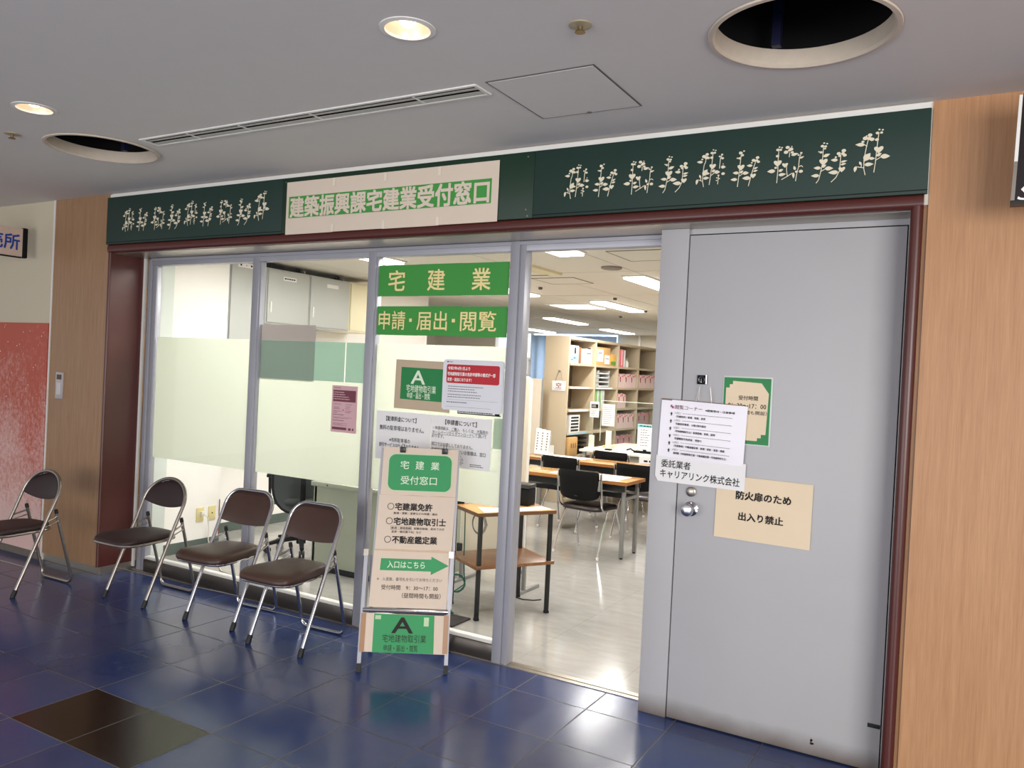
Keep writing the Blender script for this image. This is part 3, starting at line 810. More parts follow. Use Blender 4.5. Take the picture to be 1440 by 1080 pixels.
def folding_chair(label, style, metal, vinyl, hw, group):
    t_ = thing('folding_chair', label, 'chair', group=group)

    def S(x, s, off=0.0):
        return (x, -0.21 + SD.y * s + off * SD.z, SD.z * s - off * SD.y)
    # long tube: foot - side - arched back - side - foot
    path = []
    if style == 'square':
        r_ = 0.105; top = SL
        arc = [(hw - 0.005 - r_ + r_ * math.cos(a), top - r_ + r_ * math.sin(a)) for a in [k * PI / 16 for k in range(9)]]
    else:
        arc = [(hw * math.cos(a), 0.672 + (SL - 0.672) * math.sin(a)) for a in [k * PI / 24 for k in range(13)]]
    side = [(hw - 0.004, 0.035)] + [(hw - 0.004, s) for s in (0.2, 0.4, 0.55)] + arc
    full = side + [(-x, s) for x, s in side[::-1]]
    pts = [S(x, s) for x, s in full]
    g_ = G(); g_.tube(pts, 0.0115, 10); g_.done('front_frame', metal, t_)
    for sx in (1, -1):
        g_ = G(); g_.cyl(S(sx * (hw - 0.004), 0.0), S(sx * (hw - 0.004), 0.05), 0.0155, 0.0145, 12); g_.done('rubber_foot', M_black, t_)
    # rear U frame
    q = hw - 0.03; P = []
    ytop, ztop = 0.075, 0.515
    for sx in (1, -1):
        leg = [(sx * q, ytop, ztop), (sx * q, 0.14, 0.27), (sx * q, 0.196, 0.065)]
        ar = []
        for k in range(1, 6):
            a = PI / 2 * k / 5
            ar.append((sx * (q - 0.045 + 0.045 * math.cos(a)), 0.200, 0.055 - 0.043 * math.sin(a)))
        P += (leg + ar) if sx == 1 else (leg + ar)[::-1]
    g_ = G(); g_.tube(P, 0.0105, 10); g_.done('rear_frame', metal, t_)
    for sx in (1, -1):
        g_ = G(); g_.cyl((sx * q, ytop + 0.002, ztop - 0.01), (sx * q, ytop - 0.004, ztop + 0.016), 0.0125, 0.011, 12); g_.done('tube_cap', M_black, t_)
        g_ = G(); a = S(sx * (hw - 0.002), 0.50); b_ = (sx * (q + 0.008), ytop, ztop - 0.03)
        g_.tube([a, b_], 0.006, 8); a2 = S(sx * (hw - 0.002), 0.46); g_.tube([a2, (sx * (q + 0.008), ytop + 0.012, ztop - 0.06)], 0.0045, 8)
        g_.lathe([(0, -0.008), (0.008, -0.006), (0.008, 0.006), (0, 0.008)], b_, 12, 'x')
        g_.done('hinge_bracket', metal, t_)
    g_ = G(); g_.tube([S(hw - 0.004, 0.20), S(-hw + 0.004, 0.20)], 0.0055, 8); g_.done('cross_bar', metal, t_)
    # seat outline
    def outline(k, n=40):
        pts_ = []
        for i in range(n):
            a = 2 * PI * i / n
            c, s = math.cos(a), math.sin(a); e = 0.42 if style == 'square' else 0.52
            u, v = math.copysign(abs(c) ** e, c), math.copysign(abs(s) ** e, s)
            yy = -0.132 + 0.215 * v * k
            hx = (0.198 - 0.045 * (v + 1) / 2) * (hw / 0.195)
            pts_.append((u * hx * k, yy))
        return pts_
    th = 0.046 if style == 'square' else 0.034
    z0 = 0.405
    rings = []
    for k, dz in ((0.90, 0.0), (0.985, 0.006), (1.0, th * 0.45), (0.985, th * 0.8), (0.93, th), (0.7, th * 1.14), (0.35, th * 1.2), (0.05, th * 1.2)):
        rings.append([(x, y, z0 + dz - 0.16 * max(0, -0.27 - y) * (1 if dz > 0.02 else 0.6)) for x, y in outline(k)])
    g_ = G(); g_.loft(rings); st_ = g_.done('seat', vinyl, t_, smooth=60)
    g_ = G()
    if style == 'oval': g_.tube([(x, y, z0 - 0.004) for x, y in outline(1.0, 48)], 0.0095, 8, closed=True)
    else: g_.tube([(x, y, z0 - 0.006) for x, y in outline(0.93, 48)], 0.008, 8, closed=True)
    g_.done('seat_rim', metal, t_)
    # backrest pad
    def top(x):
        if style == 'square':
            hx = hw - 0.005; ax = abs(x); r2 = 0.105
            return SL - r2 + math.sqrt(max(0, r2 * r2 - max(0, ax - (hx - r2)) ** 2)) - 0.004
        return 0.672 + (SL - 0.672) * math.sqrt(max(0, 1 - (x / hw) ** 2)) - 0.004
    n, m_ = 26, 10
    F, B = [], []
    g_ = G()
    xm = hw - (0.008 if style == 'square' else 0.004)
    for i in range(n + 1):
        x = xm * math.sin((i / n - 0.5) * PI)
        lo = 0.635 - 0.012 * (1 - (x / xm) ** 2) if style == 'square' else 0.672 - 0.024 * (1 - (x / xm) ** 2)
        hi = max(top(x), lo + 0.001); rowf, rowb = [], []
        for j in range(m_ + 1):
            u = j / m_; s = lo + (hi - lo) * u
            edge = min(1, math.sin(PI * u) ** 0.5 if 0 < j < m_ else 0) * max(0, 1 - abs(x / xm) ** 10) ** 0.5
            off = 0.022 * (1 - (x / xm) ** 2); tk = 0.0105 * edge
            rowf.append(g_.bm.verts.new(S(x, s, off - tk))); rowb.append(g_.bm.verts.new(S(x, s, off + tk * 0.7)))
        F.append(rowf); B.append(rowb)
    for i in range(n):
        for j in range(m_):
            g_.bm.faces.new((F[i][j], F[i + 1][j], F[i + 1][j + 1], F[i][j + 1])); g_.bm.faces.new((B[i][j], B[i][j + 1], B[i + 1][j + 1], B[i + 1][j]))
    g_.done('backrest', vinyl, t_, smooth=70)
    return t_


A_ = folding_chair('brown folding chair with pointed oval backrest in front of the oak column', 'oval', M_nickel, M_brown_d, 0.20, 'brown folding chairs along the front')
A_.location = (-3.54, -0.455, 0); A_.rotation_euler = (0, 0, 0.02)
dup(A_, (-2.74, -0.085, 0), 0.02, 'brown folding chair with pointed oval backrest in front of the leftmost glass pane')
B_ = folding_chair('brown folding chair with square chrome back, beside the oval backed chair', 'square', M_chrome, M_brown, 0.195, 'brown folding chairs along the front')
B_.location = (-1.985, -0.055, 0); B_.rotation_euler = (0, 0, 0.085)
dup(B_, (-1.355, -0.125, 0), 0.05, 'brown folding chair with square chrome back, nearest to the sign stand')

# ================================================================== SIGN STAND
ux, uy = 0.8322, 0.5547
BASE = (-0.771, -0.294, 0.0)
stand = thing('sign_stand', 'aluminium folding sign stand on the blue tiles before the glass', 'sign stand', BASE, math.atan2(uy, ux))
LEAN = math.radians(12)


def lp(x, v, off=0.0):                                              # on the leaning face: v up the slope, off towards the viewer
    return (x, v * math.sin(LEAN) - off * math.cos(LEAN), v * math.cos(LEAN) + off * math.sin(LEAN))


def bar(g_, p, q_, wx, wy):
    p, q_ = Vector(p), Vector(q_); d_ = (q_ - p).normalized(); a = Vector((1, 0, 0)) if abs(d_.x) < 0.9 else Vector((0, 0, 1))
    a = (a - d_ * a.dot(d_)).normalized(); b_ = d_.cross(a)
    g_.loft([[p + a * (wx * i) + b_ * (wy * j) for i, j in ((-1, -1), (1, -1), (1, 1), (-1, 1))], [q_ + a * (wx * i) + b_ * (wy * j) for i, j in ((-1, -1), (1, -1), (1, 1), (-1, 1))]])


for x in (0.003, 0.457):
    g = G(); bar(g, lp(x, 0.02, 0.0), lp(x, 0.615, 0.0), 0.010, 0.009); lg = g.done('leg', M_alu, stand)
    g = G(); bar(g, lp(x, 0.0), lp(x, 0.045), 0.0125, 0.0115); g.done('rubber_foot', M_black, lg)
    xr = x + (0.025 if x < 0.2 else -0.012)
    g = G(); bar(g, lp(xr, 0.60, -0.025), (xr, 0.325, 0.012), 0.009, 0.008); lg = g.done('rear_leg', M_alu, stand)
    g = G(); bar(g, (xr, 0.327, 0.0), (xr, 0.320, 0.035), 0.011, 0.011); g.done('rubber_foot', M_black, lg)
    g = G(); bar(g, lp(x, 0.595, 0.006), lp(x, 0.630, 0.006), 0.013, 0.012); g.done('corner_joint', M_nickel, stand)
g = G()
for x in (0.040, 0.468): bar(g, lp(x - 0.002, 0.33, -0.018), lp(x + (0.012 if x < .2 else 0.004), 1.18, -0.018), 0.007, 0.006)
bar(g, lp(0.05, 1.17, -0.018), lp(0.472, 1.17, -0.018), 0.006, 0.006); bar(g, lp(0.04, 0.34, -0.018), lp(0.47, 0.34, -0.018), 0.006, 0.006)
g.done('upper_frame', M_alu, stand)
g = G(); g.tube([lp(0.005, 0.315, 0.004), lp(0.455, 0.315, 0.004)], 0.013, 14); g.done('ledge_bar', M_chrome, stand)
for x in (0.165, 0.395):
    g = G(); a = lp(x, 1.17, 0.012); g.box(a[0] - 0.016, a[0] + 0.016, a[1] - 0.006, a[1] + 0.02, a[2] - 0.016, a[2] + 0.014, 0.003)
    g.tube([(a[0] - 0.008, a[1] + 0.006, a[2] + 0.012), (a[0] - 0.006, a[1] + 0.008, a[2] + 0.030), (a[0] + 0.006, a[1] + 0.008, a[2] + 0.030), (a[0] + 0.008, a[1] + 0.006, a[2] + 0.012)], 0.0015, 6)
    o = g.done('binder_clip', M_clip, None, (0, 0, 0)); o.matrix_world = Matrix.Translation(BASE) @ Matrix.Rotation(math.atan2(uy, ux), 4, 'Z')
    tag(o, 'black binder clip at the top %s corner of the sign stand boards' % ('left' if x < .3 else 'right'), 'clip', 'binder clips on the sign stand')

MS = Matrix.Translation(BASE) @ Matrix.Rotation(math.atan2(uy, ux), 4, 'Z')
RS = MS @ Matrix.Rotation(-LEAN, 4, 'X')


def stand_board(name, label, x, v, off, roll=0.0):
    o_ = thing(name, label, 'sign')
    o_.matrix_world = MS @ Matrix.Translation(lp(x, v, off)) @ Matrix.Rotation(-LEAN, 4, 'X') @ Matrix.Rotation(roll, 4, 'Y')
    return o_


t = stand_board('stand_sign', 'uppermost beige board on the sign stand with a round cornered green panel', 0.058, 0.912, 0.004)
g = G(); g.prism([(0, 0), (0.406, 0), (0.412, 0.268), (0.002, 0.272)], -0.003, 0.003); g.done('board', M_paper_p, t)
g = G(); g.prism([(0.0, -0.004), (0.08, -0.002), (0.20, -0.005), (0.30, -0.001), (0.408, -0.004), (0.408, 0.009), (0.33, 0.012), (0.26, 0.008), (0.18, 0.013), (0.09, 0.009), (0.001, 0.012)], -0.0036, -0.003); g.done('seam_tape', mat('seam_tape', (200, 172, 142), 0.4, var=.12, vscale=60), t)
g = G(); g.prism(rrect(0.030, 0.384, 0.030, 0.238, 0.042, 8), -0.0042, -0.003); g.done('green_panel_edge', mat('pale_green_edge', (200, 214, 176), 0.7), t)
g = G(); g.prism(rrect(0.036, 0.378, 0.036, 0.232, 0.038, 8), -0.005, -0.004); g.done('green_panel', M_gsign2, t)
text('宅', M_pale_ink, t, 0.122, -0.0056, 0.175, 0.046, 0.044, bold=0.008); text('建', M_pale_ink, t, 0.204, -0.0056, 0.175, 0.046, 0.046, bold=0.008); text('業', M_pale_ink, t, 0.288, -0.0056, 0.174, 0.046, 0.044, bold=0.008)
text('受付窓口', M_pale_ink, t, 0.203, -0.0056, 0.092, 0.196, 0.046, bold=0.006)

t = stand_board('stand_sign', 'middle beige board on the sign stand listing three services in black', 0.046, 0.622, 0.005)
g = G(); g.prism([(0, 0), (0.412, 0), (0.418, 0.296), (0.006, 0.300)], -0.003, 0.003); g.done('board', M_paper_p, t)
g = G(); g.prism([(0.002, -0.004), (0.10, -0.001), (0.22, -0.005), (0.32, -0.002), (0.414, -0.005), (0.414, 0.008), (0.34, 0.014), (0.24, 0.009), (0.15, 0.012), (0.003, 0.010)], -0.0036, -0.003); g.done('seam_tape', MATS['seam_tape'], t)
for k, (s_, z, wd) in enumerate((('宅建業免許', 0.238, 0.200), ('宅地建物取引士', 0.160, 0.280), ('不動産鑑定業', 0.062, 0.240))):
    x0 = 0.05 + 0.003 * (2 - k)
    g = G(); g.lathe([(0.0150, -0.0040), (0.0180, -0.0040), (0.0180, -0.0030), (0.0150, -0.0030)], (x0 + 0.016, 0, z), 28, 'y', closed=True); g.done('ring_mark', M_ink, t)
    text(s_, M_ink, t, x0 + 0.040, -0.0038, z, wd, 0.039, bold=0.03, align='l')
text('新規・更新・変更などの申請・届出', M_ink, t, 0.09, -0.0038, 0.203, 0.235, 0.0125, bold=0.015, align='l')
text('新規・資格登録、試験合格後、初めての方', M_ink, t, 0.082, -0.0038, 0.124, 0.285, 0.0125, bold=0.012, align='l')
text('変更・様式廃下右）など', M_ink, t, 0.084, -0.0038, 0.104, 0.160, 0.0125, bold=0.012, align='l')
g = G()
for x0, x1, z0, z1 in ((0.078, 0.190, 0.1335, 0.1345), (0.078, 0.190, 0.1145, 0.1155), (0.078, 0.079, 0.1145, 0.1345), (0.189, 0.190, 0.1145, 0.1345)): g.box(x0, x1, -0.0036, -0.003, z0, z1)
g.done('small_box', M_ink, t)

t = stand_board('stand_sign', 'lower beige board on the sign stand with a green arrow pointing right', 0.034, 0.332, 0.006)
g = G(); g.prism([(0, 0), (0.410, -0.004), (0.420, 0.288), (0.010, 0.292)], -0.003, 0.003); g.done('board', M_paper_p, t)
g = G(); g.prism([(0.047, 0.190), (0.318, 0.190), (0.318, 0.172), (0.412, 0.222), (0.318, 0.268), (0.318, 0.252), (0.050, 0.252)], -0.0042, -0.003); g.done('green_arrow', M_gsign2, t)
text('入口はこちら', M_pale_ink, t, 0.185, -0.005, 0.221, 0.20, 0.036, bold=0.01)
text('※　入室後、番号札を引いてお待ちください', M_ink_g, t, 0.035, -0.004, 0.145, 0.345, 0.0185, bold=0.008, align='l')
text('受付時間　9：30～17：00', M_ink, t, 0.060, -0.004, 0.102, 0.300, 0.025, bold=0.004, align='l')
text('（昼間時間も開設）', M_ink, t, 0.172, -0.004, 0.062, 0.205, 0.027, bold=0.004, align='l')

t = stand_board('stand_sign', 'bottom green board on the sign stand with a large black letter A', 0.004, 0.105, 0.016)
g = G(); g.prism([(0, 0), (0.456, -0.006), (0.450, 0.190), (0.0, 0.196)], -0.002, 0.002); g.done('board', M_paper_p, t)
g = G(); g.prism([(0.064, -0.002), (0.384, -0.004), (0.380, 0.190), (0.064, 0.193)], -0.0032, -0.002); g.done('green_panel', M_gsign2, t)
text('A', M_ink, t, 0.215, -0.0040, 0.137, 0.108, 0.078, bold=0.012)
text('宅地建物取引業', M_ink, t, 0.228, -0.0040, 0.070, 0.228, 0.040, bold=0.0)
text('申請・届出・閲覧', M_ink, t, 0.212, -0.0040, 0.021, 0.178, 0.034, bold=0.0)
for x0, x1 in ((-0.003, 0.022), (0.430, 0.456)):
    g = G(); g.box(x0, x1, -0.0036, -0.002, -0.002, 0.194); g.done('brown_tape', M_tape, t)
for bx in ((0.326, 0.352, -0.0036, -0.0030, 0.135, 0.180), (0.07, 0.10, -0.0036, -0.0030, 0.165, 0.185)): G().box(*bx).done('tape_scrap', mat('pale_tape', (176, 206, 160), 0.3), t)

# ================================================================== PAPERS ON THE GLASS
YF = YG - 0.006


def poster(name, label, x, z, w_, h, m, y=YF, tilt=0.0, curl=0.0, group=None, cat='poster'):
    o_ = thing(name, label, cat, (x, y, z), rot=(0, tilt, 0), group=group)
    g_ = G(); sheet(g_, w_, h, 0, 0, 0.0010, curl); g_.done('paper', m, o_)
    return o_


t = poster('pink_notice', 'pink printed notice on the second glass pane', -1.567, 1.174, 0.208, 0.292, M_pink)
g = G(); g.box(0.012, 0.196, -0.0012, -0.0006, 0.192, 0.264); g.done('dark_block', M_ink_m, t)
lines(t, M_pink, 0.016, 0.185, (0.250, 0.236, 0.222, 0.208), -0.0014, 0.006, (0.5, 1))
lines(t, M_ink_m, 0.016, 0.130, (0.278, 0.110, 0.074), -0.0008, 0.004, (0.3, 0.9)); lines(t, M_ink_m, 0.02, 0.085, (0.176, 0.156, 0.147, 0.132, 0.123), -0.0008, 0.003)
lines(t, M_ink_m, 0.115, 0.185, (0.176, 0.162, 0.150, 0.136, 0.126), -0.0008, 0.003); lines(t, M_ink_m, 0.018, 0.175, (0.094, 0.088, 0.056, 0.050, 0.044), -0.0008, 0.002)
g = G(); g.prism([(0.094, 0.134), (0.104, 0.140), (0.094, 0.146)], -0.001, -0.0006); g.box(0.012, 0.130, -0.001, -0.0006, 0.016, 0.032); g.box(0.145, 0.166, -0.001, -0.0006, 0.016, 0.030); g.box(0.176, 0.188, -0.001, -0.0006, 0.016, 0.030); g.done('footer_mark', M_ink_m, t)

t = thing('green_sign', 'upper bright green sign made of three sheets on the third glass pane', 'sign', (-1.236, YF, 2.024), group='bright green glass signs')
g = G(); sheet(g, 0.310, 0.186, 0.0, -0.001, 0.001, 0.0015); sheet(g, 0.308, 0.186, 0.307, 0.0, 0.001, 0.0015, -0.0012); sheet(g, 0.314, 0.184, 0.612, 0.001, 0.001, 0.0015, -0.0024); g.done('paper', M_gsign, t)
for s_, x in (('宅', 0.145), ('建', 0.435), ('業', 0.745)): text(s_, M_cream_ink, t, x, -0.0045, 0.092, 0.122, 0.122, bold=0.012)
t = thing('green_sign', 'lower bright green sign made of three sheets on the third glass pane', 'sign', (-1.234, YF, 1.790), group='bright green glass signs')
g = G(); sheet(g, 0.310, 0.173, 0.0, 0.0, 0.001, 0.0015); sheet(g, 0.308, 0.172, 0.307, 0.001, 0.001, 0.0015, -0.0012); sheet(g, 0.314, 0.172, 0.611, -0.001, 0.001, 0.0015, -0.0024); g.done('paper', M_gsign, t)
text('申請', M_cream_ink, t, 0.120, -0.0045, 0.088, 0.200, 0.110, bold=0.008); text('届出', M_cream_ink, t, 0.415, -0.0045, 0.088, 0.215, 0.110, bold=0.008); text('閲覧', M_cream_ink, t, 0.735, -0.0045, 0.088, 0.240, 0.112, bold=0.008)
g = G(); g.box(0.250, 0.270, -0.0048, -0.004, 0.080, 0.100); g.box(0.556, 0.578, -0.0048, -0.004, 0.080, 0.100); g.done('dot_mark', M_cream_ink, t)

t = poster('kraft_sign', 'kraft paper sign with green panel and white letter A on the third pane', -1.072, 1.354, 0.405, 0.292, M_kraft, tilt=0.012)
g = G(); g.box(0.044, 0.36, -0.0016, -0.0008, 0.058, 0.248); g.done('green_panel', M_gsign3, t)
text('A', M_pale_ink, t, 0.170, -0.0022, 0.192, 0.100, 0.078, bold=0.012)
text('宅地建物取引業', M_pale_ink, t, 0.195, -0.0022, 0.125, 0.215, 0.044, bold=0.006); text('申請・届出・閲覧', M_pale_ink, t, 0.180, -0.0022, 0.083, 0.168, 0.036, bold=0.006)

t = thing('laminated_notice', 'white laminated notice with a red headline block on the third pane', 'notice', (-0.722, YF - 0.0035, 1.368))
g = G(); g.prism(rrect(0, 0.412, 0, 0.290, 0.018), -0.001, 0.0); g.done('sheet', mat('laminated_white', (226, 226, 232), 0.25, var=0.01), t)
g = G(); g.prism(rrect(0.026, 0.382, 0.155, 0.262, 0.012), -0.0018, -0.001); g.done('red_block', M_redprint, t)
text('令和7年4月1日より', M_white_ink, t, 0.036, -0.0024, 0.240, 0.150, 0.020, bold=0.02, align='l')
text('宅地建物取引業の免許申請等の様式が一部', M_white_ink, t, 0.034, -0.0024, 0.208, 0.322, 0.021, bold=0.02, align='l')
text('変更・追加になります！', M_white_ink, t, 0.034, -0.0024, 0.176, 0.165, 0.020, bold=0.02, align='l')
lines(t, M_ink_g, 0.04, 0.28, (0.136, 0.122, 0.108, 0.090, 0.076), -0.0014, 0.0045, (0.6, 1)); lines(t, M_ink_g, 0.035, 0.23, (0.046,), -0.0014, 0.006)
g = G(); g.box(0.03, 0.335, -0.0014, -0.001, 0.020, 0.0212); g.box(0.03, 0.38, -0.0014, -0.001, 0.0605, 0.0615); g.done('rule', M_ink_g, t)
text('大阪府', M_ink, t, 0.052, -0.0016, 0.276, 0.028, 0.008); g = G(); g.prism([(0.026, 0.276), (0.032, 0.281), (0.038, 0.276), (0.032, 0.271)], -0.0016, -0.001); g.done('emblem', M_ink, t)
t = poster('black_edged_notice', 'black edged notice peeking out under the red headline notice', -0.610, 1.350, 0.286, 0.10, M_paper, y=YF - 0.0012)
g = G(); g.box(0.0, 0.286, -0.0012, -0.0005, 0.0, 0.006); g.box(0, 0.005, -0.0012, -0.0005, 0.006, 0.02); g.box(0.25, 0.28, -0.0012, -0.0005, 0.004, 0.014); g.done('black_edge', M_ink, t); lines(t, M_ink, 0.012, 0.24, (0.012,), -0.001, 0.006, (0.95, 1))

t = poster('parking_notice', 'white parking fee notice on the third pane behind the stand', -1.200, 1.040, 0.409, 0.292, M_paper, curl=0.002)
text('【駐車料金について】', M_ink, t, 0.190, -0.003, 0.248, 0.225, 0.030, bold=0.012)
text('無料の駐車場はありません。', M_ink, t, 0.195, -0.003, 0.193, 0.330, 0.030, bold=0.004)
text('※有料駐車場の', M_ink, t, 0.185, -0.003, 0.122, 0.155, 0.026, bold=0.002)
text('割引サービスは行っておりません', M_ink, t, 0.182, -0.003, 0.090, 0.300, 0.026, bold=0.004)
t = poster('application_notice', 'white application form notice on the third pane, right of the parking notice', -0.789, 1.042, 0.412, 0.290, M_paper, tilt=0.006, y=YF - 0.001, curl=0.002)
text('【申請書について】', M_ink, t, 0.205, -0.003, 0.255, 0.215, 0.030, bold=0.012)
text('・申請用紙は、ご購入　もしくは　大阪府の', M_ink, t, 0.014, -0.003, 0.217, 0.375, 0.021, bold=0.0, align='l')
text('ホームページからダウンロードして頂いて', M_ink, t, 0.010, -0.003, 0.192, 0.370, 0.021, bold=0.0, align='l')
text('おります。', M_ink, t, 0.008, -0.003, 0.170, 0.085, 0.020, bold=0.0, align='l')
g = G(); g.box(0.130, 0.190, -0.003, -0.0024, 0.204, 0.2055); g.box(0.290, 0.380, -0.003, -0.0024, 0.204, 0.2055); g.box(0.010, 0.280, -0.003, -0.0024, 0.1795, 0.181); g.done('underline', M_ink, t)
text('窓口ではお渡ししておりません。', M_ink, t, 0.008, -0.003, 0.124, 0.285, 0.022, bold=0.0, align='l')
text('申請用紙をお持ちでないお客様は、窓口', M_ink, t, 0.010, -0.003, 0.090, 0.370, 0.024, bold=0.002, align='l')
text('さい。', M_ink, t, 0.178, -0.003, 0.064, 0.05, 0.020, bold=0.0, align='l')
lines(t, M_ink_g, 0.190, 0.26, (0.048, 0.038, 0.030, 0.020), -0.0024, 0.004, (0.3, 0.9)); lines(t, M_ink, 0.28, 0.39, (0.028, 0.018), -0.0024, 0.004)

# ================================================================== ON THE FIRE DOOR
YD = 0.138
t = thing('hours_sign', 'green bordered reception hours card in a clear sleeve on the fire door', 'sign', (0.948, YD - 0.0015, 1.327))
g = G(); g.box(-0.004, 0.218, -0.0006, 0.0014, -0.006, 0.304, 0.0004); g.done('clear_sleeve', mat('clear_sleeve', (206, 216, 208), 0.2), t)
g = G(); g.box(0, 0.210, -0.0012, -0.0006, 0.0, 0.297); g.done('green_border', M_gsign3, t)
g = G(); g.prism([(0.010, 0.016), (0.160, 0.016), (0.160, 0.030), (0.176, 0.030), (0.176, 0.046), (0.196, 0.046), (0.202, 0.230), (0.168, 0.276), (0.040, 0.282), (0.040, 0.266), (0.026, 0.266), (0.026, 0.250), (0.010, 0.250)], -0.0020, -0.0012); g.done('card', M_paper_b, t)
text('受付時間', M_ink, t, 0.112, -0.0026, 0.207, 0.086, 0.020, bold=0.012); text('9：30～17：00', M_ink, t, 0.108, -0.0026, 0.171, 0.170, 0.020, bold=0.008); text('（昼間時間も開設）', M_ink, t, 0.112, -0.0026, 0.142, 0.17, 0.018, bold=0.006)

t = poster('fire_door_notice', 'beige paper notice taped to the grey fire door below the hanging sign', 0.936, 0.892, 0.421, 0.285, M_paper_b, y=YD - 0.0045, tilt=0.008, curl=0.003, cat='notice')
text('防火扉のため', M_ink, t, 0.212, -0.0040, 0.203, 0.240, 0.038, bold=0.028); text('出入り禁止', M_ink, t, 0.206, -0.0040, 0.108, 0.195, 0.036, bold=0.028)

hk = thing('magnet_hook', 'black square magnet hook stuck on the fire door', 'hook', (0.845, YD, 1.608))
g = G(); g.box(-0.022, 0.020, -0.012, 0.001, -0.022, 0.020, 0.002); g.done('magnet', M_plastic_b, hk)
g = G(); g.lathe([(0.012, -0.0135), (0.015, -0.0145), (0.016, -0.0125), (0.012, -0.012)], (0, 0, 0), 28, 'y', closed=True); g.tube([(0, -0.013, 0.008), (0, -0.022, -0.002), (0.0, -0.020, -0.012)], 0.002, 8); g.box(0.020, 0.024, -0.016, 0.001, -0.02, 0.022); g.done('ring', M_chrome, hk)

t = thing('hanging_sign', 'white plastic wrapped list sign hanging by wire from the magnet hook', 'sign', (0.650, YD - 0.012, 1.236), rot=(0, 0.030, 0))
g = G(); sheet(g, 0.405, 0.272, 0, 0, 0.004, 0.005); sh = g.done('board', mat('plastic_wrapped_white', (232, 228, 236), 0.18, var=0.02, bump=0.15), t)
g = G(); g.box(0.0, 0.405, -0.001, 0.005, 0.268, 0.275); g.done('top_rail', mat('brown_rail', (120, 96, 84), 0.5), t)
g = G()
for a, b_ in (((0.165, 0.272), (0.178, 0.345)), ((0.238, 0.272), (0.228, 0.345))): g.tube([(a[0], 0.0, a[1]), (b_[0], -0.004, b_[1]), ((a[0] + b_[0]) / 2 + 0.006, -0.003, a[1] + 0.01)], 0.0012, 6)
g.done('wire', M_nickel, t)
text('閲覧コーナー', M_ink_m, t, 0.070, -0.0075, 0.240, 0.130, 0.020, bold=-0.004, align='l')
text('※閲覧受付・注意事項', M_ink, t, 0.215, -0.0075, 0.236, 0.135, 0.010, bold=0.014, align='l')
g = G(); g.box(0.048, 0.055, -0.0075, -0.006, 0.238, 0.248); g.box(0.055, 0.062, -0.0075, -0.006, 0.232, 0.242); g.done('logo_mark', mat('magenta_print', (170, 40, 110), 0.6), t)
rows = ('①窓口', '②窓口', '③窓口', '④窓口', '⑤窓口', '⑥窓口')
subs = ('（宅建免許）新規、更新、変更', '宅建免許業者、10条2項の届出', '（宅地建物取引士）新規登録、変更、証明', '宅建業取引免許証　受取り', '（宅建業者）不動産鑑定業　新規・更新・変更・廃業', '審問聴（宅地建物取引業・不動産鑑定業・宅地建物取引士）')
for k in range(6):
    z = 0.212 - 0.0345 * k
    text(rows[k], M_ink_g, t, 0.070, -0.0078, z, 0.028, 0.0095, align='l')
    text(subs[k], M_ink, t, 0.078, -0.0078, z - 0.016, (0.14, 0.145, 0.19, 0.13, 0.24, 0.25)[k], 0.0105, bold=0.014, align='l')
    g = G(); g.prism([(0.052, z - 0.014), (0.056, z - 0.014), (0.056, z - 0.006), (0.059, z - 0.006), (0.054, z + 0.003), (0.049, z - 0.006), (0.052, z - 0.006)], -0.0075, -0.006); g.done('arrow_mark', M_ink, t)
for k in range(6): lines(t, M_ink_g, 0.110, 0.345, (0.212 - 0.0345 * k,), -0.0075, 0.002, (0.95, 1), 'dotted_rule', 0.006)

t = thing('contractor_sign', 'white paper sign with two lines of large black text under the hanging sign', 'sign', (0.640, YD - 0.0085, 1.118), rot=(0, 0.024, 0))
g = G(); g.prism([(0.016, 0.0), (0.426, 0.004), (0.424, 0.128), (0.0, 0.122), (0.001, 0.024)], -0.0012, 0.0); g.done('paper', M_paper, t)
text('委託業者', M_ink, t, 0.028, -0.0018, 0.087, 0.142, 0.036, bold=0.012, align='l')
text('キャリアリンク株式会社', M_ink, t, 0.026, -0.0018, 0.040, 0.376, 0.038, bold=0.012, align='l')

# ================================================================== OFFICE: CEILING
OZ = 2.5
FIX = [(-0.67, 1.14, 'strip light just inside the entrance, cut by the top of the opening'),
       (-0.70, 3.70, 'large bright strip light at the right side of the opening'),
       (-1.97, 5.78, 'strip light above the putty bookshelf and desks'),
       (-2.48, 3.84, 'strip light beside the entrance post at left of the opening'),
       (-3.90, 8.22, 'strip light in front of the blue curtain'),
       (-4.04, 10.70, 'short looking strip light above the bookshelf, near the far bulkhead'),
       (-5.80, 10.75, 'strip light far back at the left, before the far window'),
       (-2.40, 1.26, 'strip light seen above the upper green sign on the third pane')]
first = None
for x, y, lab in FIX:
    if first is None:
        first = thing('strip_light', lab, 'ceiling light', (x, y, OZ), group='office strip lights')
        g = G(); g.box(-0.115, 0.115, -0.650, 0.650, -0.012, 0.0, 0.003); g.done('housing', M_white_trim, first)
        g = G(); g.box(-0.100, 0.100, -0.632, 0.632, -0.030, -0.012, 0.006); g.done('diffuser', M_diff, first)
    else: dup(first, (x, y, OZ), 0, lab)
    l = area('office_lamp_glow', (x, y, OZ - 0.045), (x, y + 0.0001, 0), 0.2, 1.25, 34, (1.0, 0.985, 0.95))
# added unseen lamps, outside the view, that brighten the office like its strip lights
for x, y in ((0.9, 1.6), (0.9, 5.0), (-0.7, 7.2)):
    area('office_lamp_glow', (x, y, OZ - 0.045), (x, y + 0.0001, 0), 0.2, 1.25, 34, (1.0, 0.985, 0.95))

